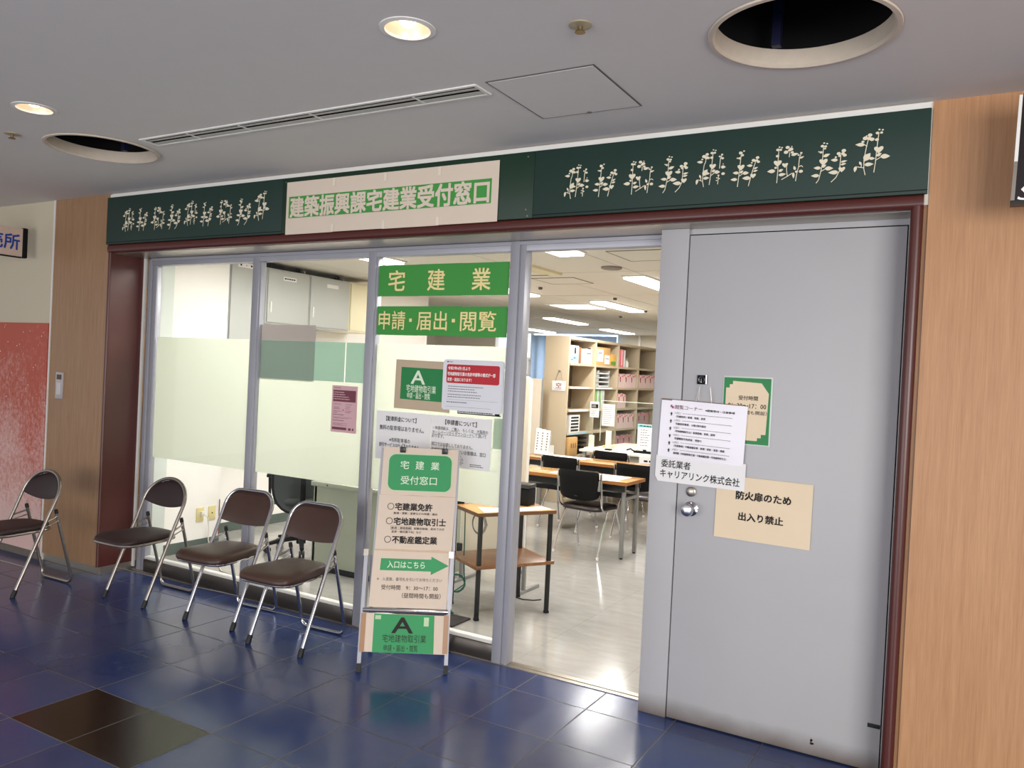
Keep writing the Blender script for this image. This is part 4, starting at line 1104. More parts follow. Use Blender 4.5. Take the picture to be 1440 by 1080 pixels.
t = thing('air_conditioner_cassette', 'cream ceiling cassette air conditioner near the entrance post', 'air conditioner', (-1.59, 2.52, OZ))
g = G(); g.prism([(-0.31, -0.31), (0.31, -0.31), (0.31, 0.31), (-0.31, 0.31)], -0.022, 0.0, 'xy'); g.done('panel', mat('aged_cream_plastic', (226, 216, 176), 0.5), t)
g = G()
for k in range(6): g.box(-0.17, 0.17, -0.16 + 0.06 * k, -0.13 + 0.06 * k, -0.026, -0.022)
g.done('grille', M_white_trim, t)
for y0, y1 in ((-0.27, -0.235), (0.235, 0.27)):
    g = G(); g.box(-0.2, 0.2, y0, y1, -0.0245, -0.022); g.done('louvre', mat('dim_louvre', (110, 106, 98), 0.6), t)

t = thing('square_light_panel', 'large square luminous panel in the office ceiling', 'ceiling light', (-2.55, 5.82, OZ))
g = G(); g.box(-0.32, 0.32, -0.32, 0.32, -0.012, 0.0); g.done('frame', M_white_trim, t)
g = G(); g.box(-0.27, 0.27, -0.27, 0.27, -0.018, -0.012); g.done('diffuser', emit('panel_diffuser', (250, 250, 255), 1.3), t)

for x0, x1, y0, y1, lab in ((-1.745, -1.30, 3.10, 3.545, 'square access hatch in the office ceiling beyond the cassette air conditioner'), (-0.40, 0.08, 1.76, 2.24, 'square access hatch in the office ceiling close to the door head')):
    t = thing('office_ceiling_hatch', lab, 'hatch', (0, 0, OZ), group='office ceiling hatches')
    g = G(); g.box(x0 + 0.008, x1 - 0.008, y0 + 0.008, y1 - 0.008, -0.004, 0.0); g.done('panel', M_ceil_in, t)
    g = G()
    for a in ((x0, x0 + 0.008, y0, y1), (x1 - 0.008, x1, y0, y1), (x0 + .008, x1 - .008, y0, y0 + 0.008), (x0 + .008, x1 - .008, y1 - 0.008, y1)): g.box(*a, -0.006, 0.0)
    g.done('edge', mat('office_hatch_edge', (140, 134, 124), 0.5), t)
g = G(); g.lathe([(0, 0), (0.085, 0), (0.085, -0.012), (0.07, -0.02), (0, -0.02)], (0, 0, 0), 32)
tag(g.done('ceiling_speaker', mat('dim_speaker', (150, 140, 132), 0.7), None, (-0.685, 2.54, OZ)), 'round grey speaker disc in the office ceiling', 'speaker')
sp0 = None
for x, y, lab in ((-1.994, 3.758, 'small ceiling detector by the entrance post'), (-1.612, 4.812, 'small dark ceiling detector above the strip light over the desks'), (-1.84, 6.365, 'small ceiling detector right of the strip light over the bookshelf'), (-2.56, 7.269, 'small ceiling detector behind the strip light over the bookshelf')):
    if sp0 is None:
        sp0 = thing('ceiling_detector', lab, 'detector', (x, y, OZ), group='office ceiling detectors')
        g = G(); g.lathe([(0, 0), (0.045, 0), (0.045, -0.006), (0, -0.006)], (0, 0, 0), 24); g.done('base', M_white_trim, sp0)
        g = G(); g.lathe([(0, -0.006), (0.022, -0.006), (0.020, -0.030), (0, -0.034)], (0, 0, 0), 20); g.done('sensor', mat('brown_sensor', (92, 78, 64), 0.5), sp0)
    else: dup(sp0, (x, y, OZ), 0, lab)

# ================================================================== OFFICE: LEFT CORNER BEHIND THE GLASS
for y, lab in ((0.98, 'ivory wall outlet with a white plug on the white pillar'), (1.10, 'ivory wall socket plate with one dark hole on the white pillar')):
    t = thing('wall_outlet', lab, 'outlet', (-3.61, y, 0.235), PI / 2, group='ivory wall plates')
    g = G(); g.box(-0.036, 0.036, -0.008, 0.0, 0, 0.118, 0.003); g.done('plate', M_ivory, t)
    if y < 1.0:
        g = G(); g.box(-0.004, 0.024, -0.035, -0.008, 0.05, 0.085, 0.003); g.done('plug', M_white_cable, t)
    else:
        g = G(); g.cyl((0, -0.0095, 0.06), (0, -0.008, 0.06), 0.006); g.done('hole', M_dark, t)
g = G(); g.tube([(-3.572, 0.99, 0.30), (-3.570, 1.03, 0.27), (-3.575, 1.05, 0.18), (-3.578, 1.05, 0.08), (-3.56, 1.06, 0.012), (-3.40, 1.02, 0.006), (-3.20, 0.82, 0.006), (-2.9, 0.62, 0.006), (-2.5, 0.56, 0.006), (-2.0, 0.57, 0.006), (-1.5, 0.52, 0.006)], 0.005, 8)
tag(g.done('power_cord', M_white_cable), 'pale power cord running from the outlet along the floor behind the glass', 'cord')
g = G(); g.box(-3.609, -3.604, 1.174, 1.1805, 0.10, 0.40); tag(g.done('wall_stain', mat('rust_stain', (150, 82, 76), 0.8)), 'thin reddish strip along the lower edge of the white pillar', 'edge strip')

# wall cabinets with things on top
cab = None
for y0, y1, m, lab in ((1.60, 2.13, M_cab, 'grey wall cabinet with a printed label strip high behind the second pane'), (2.135, 2.70, M_cab, 'grey wall cabinet with a blank white label, next to the cream cabinet'), (2.705, 3.15, M_cab_cream, 'cream wall cabinet beside the two grey wall cabinets')):
    t = thing('wall_cabinet', lab, 'cabinet', (-3.62, y0, 1.94), PI / 2, group='wall cabinets')
    wd = y1 - y0
    g = G(); g.box(0, wd, 0.0, 0.395, 0, 0.50); g.done('body', m, t)
    g = G(); g.box(0.012, wd - 0.012, -0.016, -0.001, 0.012, 0.488, 0.003); dr = g.done('door', m, t)
    if m is M_cab:
        g = G(); g.box(wd - 0.34, wd - 0.18, -0.018, -0.0155, 0.405, 0.44); g.done('label_strip', M_paper, dr)
        if y0 < 2: lines(dr, M_ink, wd - 0.33, wd - 0.19, (0.422,), -0.0183, 0.014, (0.95, 1), 'label_print', 0.02)
        g = G(); g.box(0.035, 0.05, -0.030, -0.016, 0.10, 0.20, 0.003); g.done('handle', M_white_trim, dr)
t = thing('tall_cabinet', 'tall grey cabinet with a dotted label strip seen through the first pane', 'cabinet', (-3.62, 1.195, 0.0), PI / 2)
g = G(); g.box(0, 0.30, 0.0, 0.395, 1.0, 2.49); g.done('body', M_cab, t)
g = G(); g.box(0.006, 0.294, -0.014, -0.001, 1.01, 2.485, 0.003); g.done('door', M_cab, t)
g = G(); g.box(0.07, 0.25, -0.016, -0.0135, 2.40, 2.44); lb = g.done('label_strip', M_paper, t)
g = G()
for x, r_ in ((0.10, 0.010), (0.16, 0.005), (0.215, 0.010)): g.cyl((x, -0.0165, 2.42), (x, -0.016, 2.42), r_, seg=12)
g.done('dots', M_ink, lb)
for y, lab, kind in ((1.72, 'black box lying on the first grey wall cabinet', 0), (2.08, 'small dark device with a lens on the grey wall cabinets', 1), (2.62, 'black bundle of gear on the wall cabinet near the cream one', 1)):
    t = thing('stored_gear', lab, 'equipment', (-3.80, y, 2.441), 0.3, group='gear on top of the wall cabinets')
    if kind == 0:
        g = G(); g.box(-0.10, 0.14, -0.11, 0.16, 0.0, 0.045, 0.006); g.done('case', M_plastic_b, t); g = G(); g.box(-0.03, 0.04, 0.06, 0.12, 0.045, 0.056); g.done('lid', M_black, t)
    else:
        g = G(); g.box(-0.05, 0.10, -0.05, 0.05, 0.0, 0.03, 0.005); g.done('base', M_plastic_b, t)
        g = G(); g.tube([(0.05, -0.04, 0.03), (0.07, -0.02, 0.05), (0.05, 0.02, 0.052), (0.08, 0.06, 0.035), (0.06, 0.12, 0.012)], 0.008, 8); g.done('cable', M_black, t)
        g = G(); g.cyl((0.10, -0.01, 0.02), (0.14, -0.01, 0.022), 0.016, seg=14); g.done('lens', M_chrome, t)

# grey-green desk behind the second pane
t = thing('office_desk', 'grey green steel office desk seen under the frosted film', 'desk', (-2.46, 1.10, 0))
g = G(); g.box(-0.02, 0.96, -0.015, 0.68, 0.655, 0.69, 0.004); g.done('top', M_deskgreen, t)
g = G(); g.box(0.01, 0.95, 0.0, 0.02, 0.05, 0.655); g.done('modesty_panel', M_deskgreen, t)
for x in (0.0, 0.915):
    g = G(); g.box(x, x + 0.035, 0.0, 0.65, 0.02, 0.655, 0.003); g.done('side_panel', M_deskgreen, t)
g = G(); g.box(0.02, 0.93, 0.02, 0.06, 0.0, 0.05); g.done('plinth', M_black, t)
g = G(); g.cyl((0.15, -0.0155, 0.672), (0.15, -0.019, 0.672), 0.006, seg=12); g.done('screw', M_black, t)

# swivel chair
t = thing('swivel_chair', 'black mesh swivel chair on a five star base behind the second pane', 'chair', (-2.99, 1.53, 0), 3.91)
g = G()
g.cyl((0, 0, 0.06), (0, 0, 0.14), 0.04); g.done('hub', M_plastic_b, t)
for k in range(5):
    a = 2 * PI * k / 5 + 0.35; c, s = math.cos(a), math.sin(a)
    g = G(); g.loft([[(c * d_ - s * w_ * i, s * d_ + c * w_ * i, z_ + h_ * j) for i, j in ((-1, -1), (1, -1), (1, 1), (-1, 1))] for d_, w_, z_, h_ in ((0.02, 0.025, 0.115, 0.022), (0.17, 0.02, 0.10, 0.016), (0.30, 0.016, 0.072, 0.011))])
    lg = g.done('base_arm', M_plastic_b, t)
    g = G(); q = (c * 0.29, s * 0.29, 0.028)
    for o_ in (-0.014, 0.014): g.cyl((q[0] - s * (o_ - .009), q[1] + c * (o_ - .009), 0.028), (q[0] - s * (o_ + .009), q[1] + c * (o_ + .009), 0.028), 0.028, seg=16)
    g.cyl((q[0], q[1], 0.028), (q[0], q[1], 0.07), 0.008); g.done('caster', M_black, lg)
g = G(); g.cyl((0, 0, 0.14), (0, 0, 0.40), 0.026); g.done('gas_post', M_plastic_b, t)
def ring_pts(hx, hy, z, e=0.5, n=28): 
    return [(math.copysign(abs(math.cos(2 * PI * k / n)) ** e, math.cos(2 * PI * k / n)) * hx, math.copysign(abs(math.sin(2 * PI * k / n)) ** e, math.sin(2 * PI * k / n)) * hy, z) for k in range(n)]
g = G(); g.loft([ring_pts(0.20, 0.19, 0.40), ring_pts(0.245, 0.235, 0.42), ring_pts(0.25, 0.24, 0.45), ring_pts(0.235, 0.225, 0.475), ring_pts(0.12, 0.11, 0.485)]); g.done('seat', M_mesh, t, smooth=60)
g = G(); P = [(0.245 * math.copysign(abs(math.cos(a)) ** 0.7, math.cos(a)), 0.235 + 0.02 * math.sin(a), 0.66 + 0.31 * math.copysign(abs(math.sin(a)) ** 0.8, math.sin(a))) for a in [2 * PI * k / 32 for k in range(32)]]
g.tube(P, 0.014, 8, closed=True); g.tube([(0, 0.19, 0.42), (0, 0.275, 0.46), (0, 0.285, 0.60), (0, 0.262, 0.74)], 0.02, 8); bk = g.done('back_frame', M_plastic_b, t)
g = G()
n = 14; R_ = []
for j in range(n + 1):
    v = -1 + 2 * j / n; hw_ = 0.235 * max(0.05, (1 - abs(v) ** 3.0)) ** 0.4
    R_.append([(hw_ * (-1 + 2 * i / n), 0.238 - 0.03 * (1 - (-1 + 2 * i / n) ** 2), 0.66 + 0.305 * v) for i in range(n + 1)])
F = [[g.bm.verts.new(p) for p in r_] for r_ in R_]; B = [[g.bm.verts.new((p[0], p[1] + 0.004, p[2])) for p in r_] for r_ in R_]
for j in range(n):
    for i in range(n):
        g.bm.faces.new((F[j][i], F[j][i + 1], F[j + 1][i + 1], F[j + 1][i])); g.bm.faces.new((B[j][i], B[j + 1][i], B[j + 1][i + 1], B[j][i + 1]))
g.done('back_mesh', M_mesh, t)
for sx in (1, -1):
    g = G(); g.tube([(sx * 0.20, 0.05, 0.43), (sx * 0.27, 0.05, 0.45), (sx * 0.275, 0.05, 0.62), (sx * 0.27, 0.0, 0.635)], 0.012, 8); g.box(sx * 0.27 - 0.03, sx * 0.27 + 0.03, -0.11, 0.13, 0.635, 0.66, 0.008); g.done('armrest', M_plastic_b, t)

# ================================================================== OFFICE: ENTRANCE
# mobile partition panel on a steel frame
t = thing('mobile_partition', 'cream partition screen with rounded corners on a steel frame behind the entrance post', 'partition', (0, 1.58, 0))
g = G(); g.prism(rrect(-1.40, -0.862, 0.20, 1.57, 0.05), 0.0, 0.035); g.done('panel', M_partition, t)
g = G(); g.prism(rrect(-1.41, -0.852, 0.19, 1.58, 0.055), 0.006, 0.029); g.done('edge_band', M_white_trim, t)
for x in (-0.845, -1.39):
    g = G(); g.box(x - 0.014, x + 0.014, 0.004, 0.031, 0.02, 0.30, 0.003); lg = g.done('leg', M_grey_steel, t)
    g = G(); g.box(x - 0.014, x + 0.014, -0.20, 0.24, 0.0, 0.024, 0.004); g.done('foot', M_grey_steel, lg)
    g = G(); g.box(x - 0.03, x + 0.012, -0.022, 0.0, 0.20, 0.29, 0.006); g.done('clamp', M_black, lg)
g = G(); g.box(-1.38, -0.86, 0.008, 0.026, 0.14, 0.165); g.done('cross_rail', M_grey_steel, t)

# small table with a lower shelf
a0 = math.atan2(0.848, 0.53)
t = thing('side_table', 'small two tier wooden table with black legs inside the entrance', 'table', (-0.757, 0.797, 0), a0)
TL, TW = 0.575, 0.45
g = G(); g.box(0, TL, 0, TW, 0.672, 0.692, 0.002); g.done('table_top', M_tabletop, t)
g = G(); g.prism([(-0.001, 0.670), (TL + 0.001, 0.670), (TL + 0.001, 0.6935), (-0.001, 0.6935)], -0.004, 0.0); g.prism([(-0.004, 0.670), (TW, 0.670), (TW, 0.6935), (-0.004, 0.6935)], -0.004, 0.0, 'yz'); g.done('edge_band', mat('walnut_edge', (112, 76, 46), 0.4), t)
g = G(); g.box(-0.005, TL + 0.005, 0.0, TW, 0.330, 0.352, 0.002); g.done('lower_shelf', M_walnut, t)
for x, y in ((0.028, 0.022), (TL - 0.028, 0.022), (TL - 0.028, TW - 0.025), (0.028, TW - 0.025)):
    g = G(); g.box(x - 0.0125, x + 0.0125, y - 0.0125, y + 0.0125, 0.012, 0.672, 0.002); lg = g.done('leg', M_blacksteel, t)
    g = G(); g.box(x - 0.014, x + 0.014, y - 0.014, y + 0.014, 0.0, 0.016); g.done('foot_cap', M_black, lg)


def T_at(u, v, z):                                                   # a point on the side table
    c, s = math.cos(a0), math.sin(a0)
    return (-0.757 + u * c - v * s, 0.797 + u * s + v * c, z)


t = thing('receipt_printer', 'black cube shaped ticket printer on the small wooden table', 'printer', T_at(0.46, 0.27, 0.692), 0.12)
g = G(); g.box(-0.075, 0.072, -0.065, 0.075, 0.004, 0.118, 0.010); g.done('body', M_plastic_b, t)
g = G(); g.box(-0.077, 0.074, -0.067, 0.077, 0.119, 0.146, 0.008); g.done('lid', mat('black_plastic_top', (40, 40, 42), 0.3), t)
g = G(); g.box(-0.034, -0.014, -0.069, -0.066, 0.122, 0.140); g.done('power_key', mat('grey_key', (96, 96, 98), 0.4), t)
g = G(); g.box(-0.07, 0.068, -0.06, 0.07, 0.0, 0.005); g.done('rubber_foot', M_black, t)
g = G(); g.prism([(0.05, 0.02), (0.40, 0.02), (0.56, 0.04), (0.555, 0.16), (0.30, 0.12), (0.10, 0.22)], 0.6935, 0.6945, 'xy')
o = g.done('paper_sheet', M_paper, None, (-0.757, 0.797, 0), (0, 0, a0)); tag(o, 'white paper sheets spread on the small wooden table', 'paper')
t = thing('black_box', 'small black and white box at the far left corner of the small table', 'box', T_at(0.04, 0.40, 0.692), a0)
g = G(); g.box(-0.03, 0.03, -0.03, 0.03, 0, 0.035, 0.003); g.done('case', M_plastic_b, t); g = G(); g.box(0.03, 0.075, -0.025, 0.03, 0, 0.022, 0.003); g.done('white_part', M_white_cable, t)

g = G()
cx, cy, cz = T_at(0.15, 0.30, 0.565)
P = []
for k in range(73):
    a = 2 * PI * k / 24; r_ = 0.062 + 0.006 * (k // 24)
    P.append((cx + 0.84 * r_ * math.cos(a), cy - 0.53 * r_ * math.cos(a) * 0.2 + 0.004 * (k // 24), cz + r_ * math.sin(a)))
P.append((cx, cy, 0.67)); g.tube(P, 0.0024, 6); tag(g.done('cable_ring', M_grey_cable), 'coiled grey cable hanging under the small table top', 'cable')
g = G(); P = []
cx, cy, cz = -0.985, 0.92, 0.185
for k in range(61):
    a = 2 * PI * k / 20; r_ = 0.058 + 0.005 * math.sin(k * 1.7)
    P.append((cx + 0.85 * r_ * math.cos(a), cy + 0.5 * r_ * math.cos(a), cz + r_ * math.sin(a)))
P = [(-1.005, 1.02, 0.672), (-1.0, 1.02, 0.50), (-0.995, 1.015, 0.36), (-0.98, 1.0, 0.27)] + P + [(-1.03, 0.90, 0.10), (-1.02, 0.86, 0.015), (-0.98, 0.83, 0.008), (-0.95, 0.85, 0.008), (-0.99, 0.88, 0.008), (-1.06, 0.86, 0.008)]
g.tube(P, 0.004, 8); tag(g.done('network_cable', M_green_cable), 'green network cable looped beside the small table', 'cable')
g = G(); g.tube([(-0.95, 1.50, 0.004), (-0.84, 1.46, 0.004), (-0.76, 1.44, 0.004), (-0.69, 1.47, 0.004), (-0.655, 1.52, 0.004)], 0.004, 6); tag(g.done('floor_cable', M_black), 'thin black cable lying on the office floor by the small table', 'cable')
g = G(); g.box(-1.30, -0.80, 0.62, 0.83, 0.0, 0.010, 0.003); tag(g.done('floor_mat', mat('charcoal_mat', (62, 58, 54), 0.95, var=.15, vscale=200)), 'dark floor mat behind the third pane', 'mat')

# ================================================================== OFFICE: READING TABLES AND CHAIRS
def reading_table(label, y):
    t_ = thing('reading_table', label, 'table', (-1.52, y, 0), group='reading tables')
    g_ = G(); g_.box(-0.90, 0.86, 0.0, 0.45, 0.662, 0.690, 0.002); g_.done('table_top', M_tabletop, t_)
    g_ = G(); g_.box(-0.902, 0.862, -0.003, 0.0, 0.661, 0.691); g_.box(0.86, 0.863, 0.0, 0.45, 0.661, 0.691); g_.box(-0.903, -0.90, 0.0, 0.45, 0.661, 0.691); g_.done('edge_band', M_tableedge, t_)
    g_ = G(); g_.box(-0.85, 0.83, 0.03, 0.05, 0.60, 0.661); g_.box(-0.85, 0.83, 0.40, 0.42, 0.60, 0.661); g_.done('apron', M_blacksteel, t_)
    g_ = G(); g_.box(-0.83, 0.80, 0.10, 0.40, 0.535, 0.548); g_.box(-0.83, 0.80, 0.10, 0.108, 0.548, 0.575); g_.done('under_shelf', M_blacksteel, t_)
    for x in (-0.84, 0.805):
        for yy in (0.085, 0.40):
            g_ = G(); g_.box(x - 0.016, x + 0.016, yy - 0.016, yy + 0.016, 0.012, 0.662, 0.002); lg_ = g_.done('leg', M_grey_steel, t_)
            g_ = G(); g_.cyl((x, yy, 0), (x, yy, 0.014), 0.014); g_.done('foot_cap', M_black, lg_)
        g_ = G(); g_.box(x - 0.010, x + 0.010, 0.10, 0.385, 0.515, 0.540); g_.done('side_rail', M_grey_steel, t_)
    return t_


reading_table('long wooden reading table nearest the entrance', 3.045)
reading_table('long wooden reading table behind the nearest one', 4.265)
for x, y, w_, d_, lab in ((-1.12, 3.14, 0.70, 0.30, 'white sheet of paper on the nearest reading table'), (-2.17, 3.18, 0.40, 0.28, 'white paper at the left end of the nearest reading table'), (-1.99, 4.42, 0.5, 0.26, 'white paper beside the leaflet stand on the second reading table')):
    g = G(); g.box(x - w_ / 2, x + w_ / 2, y, y + d_, 0.6912, 0.6925); tag(g.done('table_mat', M_paper), lab, 'paper')


def guest_chair(label):
    t_ = thing('guest_chair', label, 'chair', group='black backed guest chairs')
    for sx in (1, -1):
        P_ = [(sx * 0.225, -0.215, 0.745), (sx * 0.228, -0.205, 0.62), (sx * 0.228, -0.19, 0.50)]
        for k in range(1, 6):
            a = PI / 2 * k / 5; P_.append((sx * (0.228 - 0.012 * k / 5), -0.19 + 0.07 * (1 - math.cos(a)), 0.50 - 0.08 * math.sin(a)))
        P_ += [(sx * 0.214, 0.10, 0.415)]
        g_ = G(); g_.tube(P_, 0.010, 8); g_.cyl((sx * 0.225, -0.215, 0.745), (sx * 0.225, -0.216, 0.757), 0.011, 0.006, 8); g_.done('side_frame', M_chrome, t_)
        for p_, q_ in (((sx * 0.216, -0.06, 0.42), (sx * 0.232, -0.225, 0.02)), ((sx * 0.214, 0.085, 0.415), (sx * 0.236, 0.195, 0.02))):
            mid = ((p_[0] + q_[0]) / 2 + sx * 0.004, (p_[1] * 0.45 + q_[1] * 0.55), (p_[2] + q_[2]) / 2)
            g_ = G(); g_.tube([p_, mid, q_], 0.009, 8); lg_ = g_.done('leg', M_chrome, t_)
            g_ = G(); g_.lathe([(0, 0), (0.013, 0.002), (0.014, 0.022), (0.010, 0.028), (0, 0.028)], (q_[0], q_[1], 0), 14); g_.done('glide', M_white_cable, lg_)
    g_ = G(); n_ = 16; F_, B_2 = [], []
    for i in range(n_ + 1):
        u = -1 + 2 * i / n_; x = 0.208 * math.sin(u * PI / 2)
        lo = 0.555 - 0.055 * (1 - u * u) + 0.02 * abs(u) ** 8; hi = 0.765 - 0.012 * abs(u) ** 8
        rf, rb = [], []
        for j in range(9):
            v = j / 8; z_ = lo + (hi - lo) * v; dy = -0.205 - 0.04 * (1 - u * u) - 0.03 * (v - 0.5) + 0.0
            e_ = (1 - abs(u) ** 8) ** 0.5 * (1 - abs(2 * v - 1) ** 8) ** 0.5
            rf.append(g_.bm.verts.new((x, dy + 0.020 * e_ + 0.001, z_))); rb.append(g_.bm.verts.new((x, dy - 0.010 * e_, z_)))
        F_.append(rf); B_2.append(rb)
    for i in range(n_):
        for j in range(8):
            g_.bm.faces.new((F_[i][j], F_[i + 1][j], F_[i + 1][j + 1], F_[i][j + 1])); g_.bm.faces.new((B_2[i][j], B_2[i][j + 1], B_2[i + 1][j + 1], B_2[i + 1][j]))
    for i in range(n_):
        for j in (0, 8): g_.bm.faces.new((F_[i][j], B_2[i][j], B_2[i + 1][j], F_[i + 1][j]) if j == 0 else (F_[i][j], F_[i + 1][j], B_2[i + 1][j], B_2[i][j]))
    for i in (0, n_):
        for j in range(8): g_.bm.faces.new((F_[i][j], F_[i][j + 1], B_2[i][j + 1], B_2[i][j]))
    g_.done('backrest', M_plastic_b, t_, smooth=60)
    for sx in (1, -1):
        g_ = G(); g_.box(sx * 0.208 - 0.010, sx * 0.208 + 0.012, -0.222, -0.198, 0.60, 0.69, 0.004); g_.done('side_clip', M_grey_steel, t_)
    g_ = G(); g_.box(-0.018, 0.018, -0.262, -0.252, 0.535, 0.548, 0.002); g_.done('grip_slot', M_black, t_)
    g_ = G(); g_.loft([[(x, y - 0.01, z_) for x, y, z_ in ring_pts(hx, hy, z__, 0.42)] for hx, hy, z__ in ((0.17, 0.17, 0.405), (0.205, 0.20, 0.412), (0.212, 0.207, 0.428), (0.20, 0.195, 0.445), (0.10, 0.10, 0.452))]); g_.done('seat', mat('dark_brown_seat', (44, 34, 34), 0.4), t_, smooth=60)
    return t_


c1 = guest_chair('black backed guest chair with chrome legs at the nearest reading table')
c1.location = (-1.05, 3.175, 0); c1.rotation_euler = (0, 0, -0.13)
dup(c1, (-1.735, 4.14, 0), -0.10, 'black backed guest chair at the left of the second reading table')
dup(c1, (-0.905, 4.12, 0), -0.04, 'black backed guest chair at the right edge of the opening')
dup(c1, (-1.60, 5.16, 0), -0.10, 'black backed guest chair facing the white desk')

# leaflet stand
t = thing('leaflet_holder', 'leaflet holder full of white printed sheets on the second reading table', 'leaflets', (-2.27, 4.47, 0.692), -0.15)
g = G(); g.box(-0.10, 0.10, 0.012, 0.10, 0.0, 0.012); g.prism([(0.012, 0.0), (0.016, 0.0), (0.05, 0.24), (0.046, 0.24)], -0.10, 0.10, 'yz'); g.done('tray', M_bin, t)
for k in range(3):
    g = G(); x = -0.098 + 0.066 * k; g.prism([(0.0, 0.012), (0.010, 0.012), (0.036, 0.30 - 0.008 * k), (0.028, 0.30 - 0.008 * k)], x, x + 0.063, 'yz'); lf = g.done('leaflet', M_paper, t)
    g = G()
    for j in range(7): z = 0.06 + 0.03 * j; g.box(x + 0.022, x + 0.038, 0.002 + z * 0.093 - 0.004, 0.004 + z * 0.093, z, z + 0.016)
    g.done('print', M_ink_g, lf)
g = G(); g.box(0.10, 0.104, 0.0, 0.10, 0.0, 0.12); g.done('side_panel', M_bin, t)

# ================================================================== OFFICE: BOOKSHELF
SX, SY0, BAY, SB = -2.51, 5.58, 0.79, 5
LEV = [0.04, 0.30, 0.585, 0.875, 1.17, 1.465, 1.765]
shelf = thing('bookshelf', 'tall putty coloured steel bookshelf with open bays facing right', 'bookshelf', (0, 0, 0))
g = G(); g.box(SX - 0.34, SX, SY0 - 0.03, SY0, 0, 2.10, 0.002); g.done('side_panel', M_shelf, shelf)
g = G(); g.box(SX - 0.34, SX, SY0 + BAY * SB, SY0 + BAY * SB + 0.03, 0, 2.10, 0.002); g.done('side_panel', M_shelf, shelf)
for k in range(1, SB):
    y = SY0 + BAY * k
    g = G(); g.box(SX - 0.335, SX, y - 0.022, y + 0.022, 0.03, 2.07, 0.002); g.done('divider', M_shelf, shelf)
g = G(); g.box(SX - 0.34, SX - 0.33, SY0, SY0 + BAY * SB, 0.0, 2.07); g.done('back_panel', M_shelf_b, shelf)
g = G(); g.box(SX - 0.33, SX, SY0, SY0 + BAY * SB, 2.065, 2.10, 0.002); g.done('top_panel', M_shelf, shelf)
g = G(); g.box(SX - 0.33, SX - 0.01, SY0, SY0 + BAY * SB, 0.0, 0.025); g.done('plinth', M_shelf, shelf)
for k in range(SB):
    for z in LEV:
        g = G(); g.box(SX - 0.329, SX - 0.002, SY0 + BAY * k + 0.023, SY0 + BAY * (k + 1) - 0.023, z - 0.028, z); g.done('shelf_board', M_shelf, shelf)


def on_shelf(bay, lev, dy, depth=0.0):
    return (SX - 0.02 - depth, SY0 + BAY * bay + dy, LEV[lev])


def carton(name, lab, bay, lev, dy, wd, h, m, dpt=0.22, lbl=None, cat='box', group=None, depth=0.0):
    o_ = thing(name, lab, cat, on_shelf(bay, lev, dy, depth), PI / 2, group=group)
    g_ = G(); g_.box(0, wd, 0, dpt, 0.0, h, 0.003); bd = g_.done('body', m, o_)
    for (a, b_, c, d_, lm) in (lbl or ()):
        g_ = G(); g_.box(a, b_, -0.002, 0.0, c, d_); g_.done('label', lm, o_)
    return o_


M_lblue = mat('light_blue_print', (150, 202, 226), 0.6)
carton('file_box', 'white and light blue file box at the left of the top shelf', 0, 6, 0.04, 0.25, 0.225, M_paper, 0.22, [(0.005, 0.245, 0.01, 0.11, M_lblue), (0.12, 0.17, 0.12, 0.20, M_ink), (0.03, 0.08, 0.04, 0.05, M_blue_ink), (0.10, 0.16, 0.06, 0.075, M_blue_ink)])
carton('wooden_box', 'brown box between the light blue box and the white binder on the top shelf', 0, 6, 0.33, 0.14, 0.215, mat('brown_board', (142, 96, 56), 0.7, var=.2, vscale=40), 0.2, depth=0.05)
carton('ring_binder', 'white binder on the top shelf in the first bay', 0, 6, 0.50, 0.20, 0.20, M_paper, 0.24, [(0.03, 0.17, 0.13, 0.15, M_ink_g), (0.05, 0.15, 0.20, 0.213, M_ink)], 'binder')
carton('cardboard_box', 'large tan cardboard box with two white labels on the top shelf', 1, 6, 0.04, 0.48, 0.245, M_card, 0.25, [(0.04, 0.24, 0.05, 0.215, M_paper), (0.29, 0.46, 0.02, 0.145, M_paper), (0.07, 0.20, 0.16, 0.17, M_ink_g), (0.31, 0.43, 0.09, 0.10, M_ink_g)])
carton('produce_box', 'orange and green printed box at the right of the second bay, top shelf', 1, 6, 0.54, 0.19, 0.17, mat('orange_carton', (224, 170, 90), 0.7), 0.22, [(0.01, 0.18, 0.015, 0.065, mat('leaf_green_print', (110, 150, 60), 0.6)), (0.07, 0.16, 0.075, 0.10, mat('yellow_green_print', (200, 200, 90), 0.6))])
carton('black_case', 'black case behind the orange box on the top shelf', 1, 6, 0.54, 0.18, 0.24, M_plastic_b, 0.06, depth=0.235)
for k in range(4): carton('pink_folder', 'pink folder upright at the left of the third bay on the top shelf', 2, 6, 0.03 + 0.05 * k, 0.046, 0.255 - 0.004 * (k % 2), M_pinkfile, 0.24, [(0.012, 0.034, 0.02, 0.24, M_white_ink)] if k % 2 == 0 else None, 'folder', 'pink folders on the top shelf')
carton('white_folder', 'white folder at the right of the pink folders on the top shelf', 2, 6, 0.235, 0.055, 0.245, M_paper, 0.24, None, 'folder')
for k, (dy, h, m) in enumerate(((0.32, 0.13, M_bin), (0.42, 0.10, M_putty))):
    t = thing('small_jar', ('clear glass jar with a dark lid on the top shelf', 'short white jar beside the clear glass jar')[k], 'jar', on_shelf(2, 6, dy + 0.04, 0.06))
    g = G(); g.lathe([(0, 0), (0.04, 0), (0.042, h * 0.7), (0.03, h * 0.86), (0.03, h), (0, h)], (0, 0, 0), 20); g.done('body', m, t)
    g = G(); g.lathe([(0, h), (0.034, h), (0.034, h + 0.03), (0, h + 0.032)], (0, 0, 0), 20); g.done('lid', M_grey_steel if k else M_blacksteel, t)

